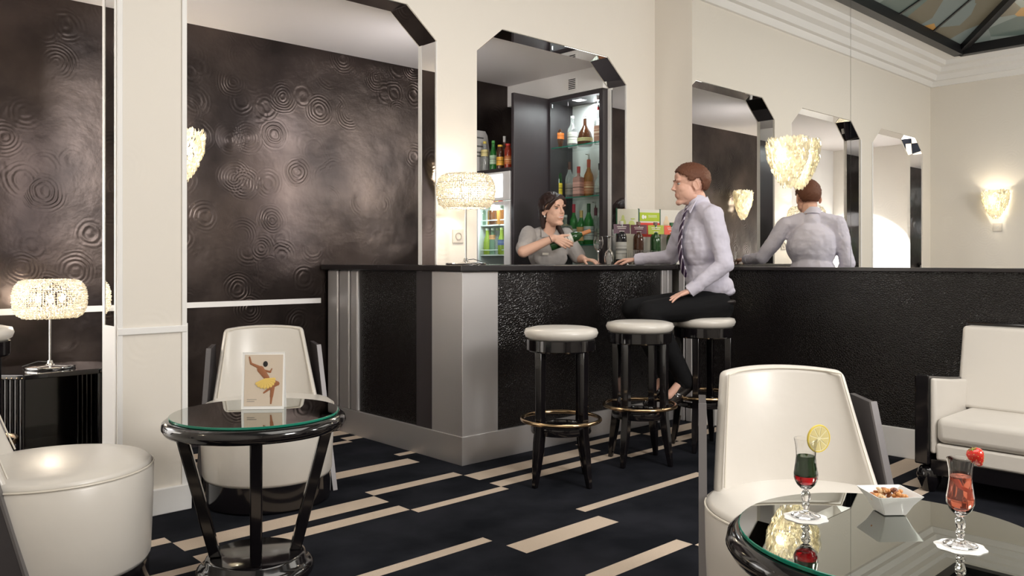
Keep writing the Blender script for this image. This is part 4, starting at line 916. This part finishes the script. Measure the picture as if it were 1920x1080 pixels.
def frame(o, f):
    f = Vector((*f, 0)).normalized(); r = Vector((f.y, -f.x, 0))
    return Matrix(((r.x, f.x, 0, o[0]), (r.y, f.y, 0, o[1]), (0, 0, 1, o[2]), (0, 0, 0, 1)))
def head_frame(o, f, pitch=0, roll=0): return frame(o, f) @ Matrix.Rotation(pitch, 4, 'X') @ Matrix.Rotation(roll, 4, 'Y')
def band(b, c, axis, r0, r1, h, M=None, fx=1.0, th=.003, seg=28):
    Q = Vector(axis).to_track_quat('Z', 'X').to_matrix().to_4x4(); T = Matrix.Translation(c) @ Q @ Matrix.Diagonal((fx, 1, 1, 1))
    if M: T = M @ T
    b.lathe([(r0, 0), (r1, h), (r1+th, h), (r0+th, 0), (r0, 0)], seg, T)

def man():
    O = (4.42, 2.90, .84); TM = frame(O, (-.88, .47)); base = Vector((4.35, 2.93, 0)); inv = Matrix.Translation(-base)
    t = thing('person', 'man in a pale lilac shirt and striped tie sitting on the right-hand bar stool', 'person', base)
    T = inv @ TM; W = lambda p: TM.inverted() @ Vector(p)
    skin = skinmat('man_skin', (.72, .42, .32))
    HM = inv @ head_frame((4.318, 2.985, 1.636), (-.745, .667), -.06) @ Matrix.Scale(1.06, 4)
    hN = T.inverted() @ HM @ Vector((0, -.03, -.07))
    shL, shR = Vector((-.178, .085, .600)), Vector((.178, .085, .600))
    elL, wrL = Vector((-.245, .045, .300)), Vector((-.155, .225, .145))
    elR, wrR = W((4.50, 3.26, 1.19)), W((4.385, 3.465, 1.172))
    hipL, knL, anL = Vector((-.09, .02, .055)), Vector((-.115, .47, .015)), Vector((-.09, .235, -.40))
    hipR, knR, anR = Vector((.09, .02, .055)), Vector((.115, .48, .015)), Vector((.10, .26, -.40))
    b = MB(); head_shape(b, HM)
    b.cap(hN, (0, .07, .56), .056, .062, T); b.cap((-.03, .085, .55), (.03, .085, .55), .07, .07, T)
    b.cap((0, .05, .45), (0, .0, .12), .10, .10, T)
    for a, e, w_ in ((shL, elL, wrL), (shR, elR, wrR)): b.cap((0, .07, .53), a, .05, .045, T); b.cap(a, e, .043, .036, T); b.cap(e, w_, .034, .025, T)
    for h_, k_, a_ in ((hipL, knL, anL), (hipR, knR, anR)): b.cap((0, 0, .08), h_, .07, .065, T); b.cap(h_, k_, .065, .048, T); b.cap(k_, a_, .046, .032, T); b.cap(a_, a_+Vector((0, .10, -.10)), .03, .025, T)
    hand(b, wrL, (.10, .9, -.34), (0, .3, 1), (1, .2, 0), (.12, .10, .12, .15), T, .1, .10)
    dR = TM.inverted().to_3x3() @ Vector((-.30, .95, -.02)); nR = Vector((0, 0, 1)); tR = TM.inverted().to_3x3() @ Vector((-1, -.2, 0))
    hand(b, wrR, dR, nR, tR, (.32, .34, .36, .38), T, .3, .02)
    body = b.blob('body', skin, t, .0034, 3)
    face_parts(body, HM, (.06, .08, .09), (.16, .07, .04))
    hm = mat('man_hair', (.13, .043, .018), .6); noisy(hm, 160, .9, .006, 5, (1, 1, .3))
    def keep(d):
        az = math.atan2(d.y, abs(d.x))      # pi/2 = face
        if az > 1.15: return d.z > .50
        if az > .35: return d.z > .50-(1.15-az)*.52
        if az > .05: return d.z > -.12
        if az > -.25: return d.z > .06
        return d.z > .06-(min(1, (-az-.25)/.35))*.72
    hair_cap(HM, (0, -.012, .036), (.083, .107, .096), keep, hm, body, amp=.005, fr=200, thick=.006, lift=lambda d: .12*max(0, d.z)*max(0, d.y+.25))
    # shirt
    sm = cloth('lilac_shirt', (.63, .605, .71), .55)
    b = MB(); b.ell((0, .005, .165), (.168, .128, .09), T); b.ell((0, .035, .24), (.162, .128, .16), T); b.ell((0, .072, .44), (.185, .132, .19), T); b.ell((0, .03, .42), (.172, .115, .19), T)
    b.cap((-.135, .085, .595), (.135, .085, .595), .064, .064, T); b.cap((0, .078, .60), (0, .098, .690), .080, .061, T)
    b.cap((-.05, .088, .645), (-.165, .085, .598), .052, .066, T); b.cap((.05, .088, .645), (.165, .085, .598), .052, .066, T)
    for a, e, w_, s in ((shL, elL, wrL, -1), (shR, elR, wrR, 1)):
        b.cap(a, e, .066, .054, T); b.cap(e, w_-(w_-e).normalized()*.01, .052, .038, T)
        u = (e-a).normalized(); 
    b.ell((0, -.030, .135), (.150, .110, .050), T)      # blouse over the belt at the back
    shirt = b.blob('shirt', sm, t, .006, 4)
    tx = bpy.data.textures.new('cloth_folds', 'CLOUDS'); tx.noise_scale = .11; tx.noise_depth = 3
    x = shirt.modifiers.new('folds', 'DISPLACE'); x.texture = tx; x.strength = .026; x.mid_level = .5; x.texture_coords = 'LOCAL'
    cl = MB(); ax = Vector((0, .25, 1)); band(cl, (0, .082, .662), (0, .30, 1), .067, .060, .050, T)
    for s in (-1, 1): cl.add([(s*.006, .158, .662), (s*.056, .132, .696), (s*.052, .172, .618), (s*.006, .166, .657), (s*.056, .138, .698), (s*.052, .179, .620)], [(0, 1, 2), (5, 4, 3), (0, 3, 4, 1), (1, 4, 5, 2), (2, 5, 3, 0)], T)
    cl.build('collar', sm, shirt)
    for e, w_ in ((elL, wrL), (elR, wrR)): u = (w_-e).normalized(); c2_ = MB(); band(c2_, w_-u*.045, u, .0395, .036, .055, T); c2_.build('cuff', sm, shirt)
    tie = mat('striped_tie', (.05, .02, .06), .35); wv = nd(tie, 'ShaderNodeTexWave', _Scale=9.0, bands_direction='DIAGONAL'); lk(tie, coords(tie), wv.inputs['Vector'])
    cr = nd(tie, 'ShaderNodeValToRGB'); cr.color_ramp.interpolation = 'CONSTANT'; cr.color_ramp.elements[0].color = (.035, .012, .05, 1); cr.color_ramp.elements[1].color = (.55, .50, .60, 1); cr.color_ramp.elements[1].position = .78
    lk(tie, wv.outputs[0], cr.inputs[0]); lk(tie, cr.outputs[0], tie.node_tree.nodes['Principled BSDF'].inputs[0])
    b = MB(); path = [(-.004, .170, .650, .017), (-.004, .186, .615, .012), (-.006, .209, .53, .019), (-.010, .222, .42, .024), (-.014, .216, .34, .028), (-.018, .196, .25, .032), (-.02, .188, .22, .004)]
    vs = []
    for r, f_, u, w_ in path: vs += [(r-w_, f_, u), (r+w_, f_, u), (r+w_, f_+.006, u), (r-w_, f_+.006, u)]
    b.add(vs, [(0, 1, 2, 3), (27, 26, 25, 24)]+[(i*4+k, i*4+4+k, i*4+4+(k+1) % 4, i*4+(k+1) % 4) for i in range(6) for k in range(4)], T)
    b.build('tie', tie, t)
    b = MB()
    for u, f_ in ((.17, .172), (.10, .148)): b.ell((0, f_, u), (.005, .002, .005), T, 10, 6)
    b.build('buttons', cm((.6, .58, .62), .2), shirt)
    # trousers, belt, shoes
    tm = cloth('black_trousers', (.006, .006, .007), .5, 10)
    b = MB(); b.ell((0, .0, .03), (.165, .125, .10), T)
    for h_, k_, a_ in ((hipL, knL, anL), (hipR, knR, anR)):
        b.cap(h_, k_, .094, .074, T); b.cap(k_, a_, .070, .054, T); b.ell(k_+Vector((0, .012, .005)), .066, T); b.cap(a_, a_+(a_-k_).normalized()*.02, .052, .052, T)
    b.cap((-.07, .30, .045), (.07, .30, .045), .03, .03, T)
    b.blob('trousers', tm, t, .007, 4)
    bl = MB(); n = 48; bl.tube([(.166*math.cos(2*PI*k/n), .127*math.sin(2*PI*k/n), .070) for k in range(n)], .010, 8, True, T); bl.build('belt', cm((.015, .012, .012), .3), t)
    shm = mat('black_shoe_leather', (.012, .010, .010), .15, coat=.6)
    for a_, k_ in ((anL, knL), (anR, knR)):
        b = MB(); b.cap(a_+(k_-a_)*.2, a_+Vector((0, .01, -.03)), .046, .040, T); b.build('sock', tm, t)
        b = MB(); dn = Vector((.02, .80, -.60)).normalized(); up = Vector((0, .60, .80)); h_ = a_+Vector((0, -.015, -.035))
        b.ell(h_, (.036, .042, .042), T); b.cap(h_-up*.018, h_+dn*.10-up*.020, .033, .034, T); b.cap(h_+dn*.10-up*.020, h_+dn*.205-up*.024, .038, .026, T, fx=1.15); b.cap(h_+up*.02, h_+dn*.09+up*.002, .038, .028, T)
        b.blob('shoe', shm, t, .005, 3)
        sl = MB(); sl.cap(h_-up*.050, h_-up*.052+dn*.03, .03, .028, T, 14); sl.cap(h_+dn*.09-up*.052, h_+dn*.205-up*.046, .033, .024, T, 14)
man()

def woman():
    f = (-.406, -.914); O = (4.335, 4.27, .95); TM = frame(O, f); base = Vector((4.335, 4.27, 0)); inv = Matrix.Translation(-base)
    t = thing('person', 'smiling dark-haired barmaid in a grey short-sleeved shirt pouring wine behind the bar', 'person', base)
    T = inv @ TM; W = lambda p: TM.inverted() @ Vector(p); D = lambda v: TM.inverted().to_3x3() @ Vector(v)
    skin = skinmat('woman_skin', (.76, .46, .34))
    HM = inv @ head_frame((4.310, 4.185, 1.535), (-.10, -1), -.02, .06)
    hN = T.inverted() @ HM @ Vector((0, -.03, -.07))
    shR, shL = Vector((.150, .0, .405)), Vector((-.145, .01, .405))
    elR, wrR = W((3.975, 4.15, 1.225)), W((4.125, 3.995, 1.325))
    elL, wrL = W((4.50, 4.10, 1.185)), W((4.462, 4.010, 1.172))
    b = MB(); head_shape(b, HM, True)
    b.cap(hN, (0, .01, .40), .046, .052, T); b.cap((-.03, .01, .39), (.03, .01, .39), .055, .055, T); b.cap((0, .01, .33), (0, 0, -.05), .09, .10, T)
    for a, e, w_ in ((shL, elL, wrL), (shR, elR, wrR)): b.cap((0, .0, .38), a, .045, .042, T); b.cap(a, e, .043, .040, T); b.cap(e, w_, .041, .025, T)
    for s in (-1, 1): b.cap((s*.08, 0, -.06), (s*.085, .01, -.50), .08, .05, T); b.cap((s*.085, .01, -.50), (s*.085, -.01, -.87), .048, .035, T); b.cap((s*.085, -.01, -.90), (s*.09, .12, -.92), .03, .026, T)
    hand(b, wrR, D((.674, -.598, -.435)), D((-.663, -.748, 0)), D((.5, -.5, .8)), (.50, .52, .55, .6), T, .15, .03)
    hand(b, wrL, D((-.10, -.99, -.05)), (0, 0, 1), D((-1, 0, 0)), (.22, .24, .26, .30), T, .2, .06)
    body = b.blob('body', skin, t, .0034, 3); face_parts(body, HM, (.05, .03, .02), (.06, .03, .02), True)
    hm = mat('woman_hair', (.026, .010, .007), .5); noisy(hm, 50, .7, .004, 4, (1, 1, .2))
    def keep(d):
        az = math.atan2(d.y, abs(d.x))
        if az > .95: return d.z > .50
        if az > .15: return d.z > .50-(.95-az)*.55
        if az > -.15: return d.z > -.30
        return d.z > -.85
    hc = hair_cap(HM, (0, -.016, .030), (.086, .114, .105), keep, hm, body, amp=.006, thick=.009)
    b = MB(); b.ell((0, -.060, -.030), (.076, .062, .095), HM); b.ell((0, -.070, -.085), (.062, .048, .060), HM)
    b.cap((-.066, -.045, -.01), (-.060, -.050, -.120), .024, .016, HM); b.cap((.066, -.045, .0), (.058, -.050, -.12), .024, .016, HM)
    b.cap((-.060, -.05, -.08), (-.075, .01, -.175), .024, .016, HM); b.cap((-.075, .01, -.175), (-.07, .03, -.22), .016, .008, HM)
    for s in (-1, 1):   # side-swept fringe
        pts = [(-.022, .062, .108), (s*.032-.005, .080, .086), (s*.062, .064, .056), (s*.078, .034, .015)]
        for o_ in (-.013, 0, .013):
            for i in range(3): b.cap((pts[i][0]+o_*.8, pts[i][1]-.004, pts[i][2]-abs(o_)*.3), (pts[i+1][0]+o_*.8, pts[i+1][1]-.004, pts[i+1][2]-abs(o_)*.3), .0125-.001*i, .0115-.001*i, HM, 10)
    b.blob('hair_length', hm, body, .005, 3)
    e = MB()
    for s in (-1, 1): e.ell((s*.080, .0, -.042), .0065, HM, 12, 8)
    e.build('earrings', cm((.85, .83, .80), .15), body)
    sm = cloth('grey_shirt', (.43, .40, .385), .55)
    b = MB(); b.ell((0, .01, .27), (.150, .115, .15), T); b.ell((0, .005, .10), (.135, .105, .16), T); b.ell((0, .0, -.02), (.155, .115, .13), T)
    b.ell((0, .070, .235), (.135, .062, .085), T)
    for s in (-1, 1): b.cap((s*.05, 0, .425), (s*.12, 0, .40), .045, .048, T)
    b.cap((-.11, 0, .395), (.11, 0, .395), .055, .055, T)
    b.cap(shR, shR+(elR-shR)*.80, .066, .060, T); b.cap(shL, shL+(elL-shL)*.92, .062, .058, T)
    b.ell(shR+(elR-shR)*.55, (.062, .066, .062), T)
    shirt = b.blob('shirt', sm, t, .006, 4); x = shirt.modifiers.new('folds', 'DISPLACE'); x.texture = bpy.data.textures['cloth_folds']; x.strength = .020; x.mid_level = .5
    cl = MB(); band(cl, (0, -.008, .418), (0, .25, 1), .066, .058, .040, T)
    for s in (-1, 1): cl.add([(s*.012, .072, .395), (s*.062, .030, .450), (s*.072, .075, .385), (s*.012, .080, .393), (s*.064, .037, .452), (s*.074, .082, .385)], [(0, 1, 2), (5, 4, 3), (0, 3, 4, 1), (1, 4, 5, 2), (2, 5, 3, 0)], T)
    cl.build('collar', sm, shirt)
    b = MB()
    for u in (.30, .24, .18): b.ell((0, .128, u), (.0045, .003, .0045), T, 10, 6)
    b.build('buttons', cm((.75, .73, .70), .2), shirt)
    MB().box(.045, .142, .255, .095, .147, .272, T).build('name_tag', M_chrome, shirt, smooth=False)
    tr = MB(); tr.ell((0, 0, -.08), (.155, .115, .09), T)
    for s in (-1, 1): tr.cap((s*.08, 0, -.08), (s*.085, .01, -.50), .09, .065, T); tr.cap((s*.085, .01, -.50), (s*.085, -.01, -.86), .062, .05, T)
    tr.blob('trousers', cloth('black_trousers', (.01, .01, .012)), t, .008, 3)
    for s in (-1, 1): b = MB(); b.cap((s*.085, -.02, -.908), (s*.09, .13, -.915), .038, .033, T); b.blob('shoe', mat('black_shoe_leather', (.012, .010, .010), .15), t, .006, 2)
    br = MB(); u = (wrR-elR).normalized(); c = wrR-u*.025; a, n = orth(u, (0, 0, 1)); q = a.cross(n)
    br.tube([c+n*.029*math.cos(2*PI*k/20)+q*.029*math.sin(2*PI*k/20) for k in range(20)], .0022, 6, True, T); br.build('bracelet', cm((.06, .05, .05), .3), t)
    # the bottle she holds
    ax = Vector((.70, -.62, .36)).normalized(); n_ = Vector((-.663, -.748, 0)); Wr = Vector((4.125, 3.995, 1.325)); dd = Vector((.674, -.598, -.435))
    Q = Wr+dd*.062-n_*.050; st = Q-ax*.085
    t2 = bottle(st, 'green wine bottle with copper capsule held tilted in the barmaid\'s hand', h=.305, r=.037, glass='dgreen', lab=(.75, .72, .66), labz=(.30, .55), cap=(.55, .22, .08), neckc=1, shape='wine', name='wine_bottle')
    t2.rotation_mode = 'QUATERNION'; t2.rotation_quaternion = ax.to_track_quat('Z', 'X')
woman()
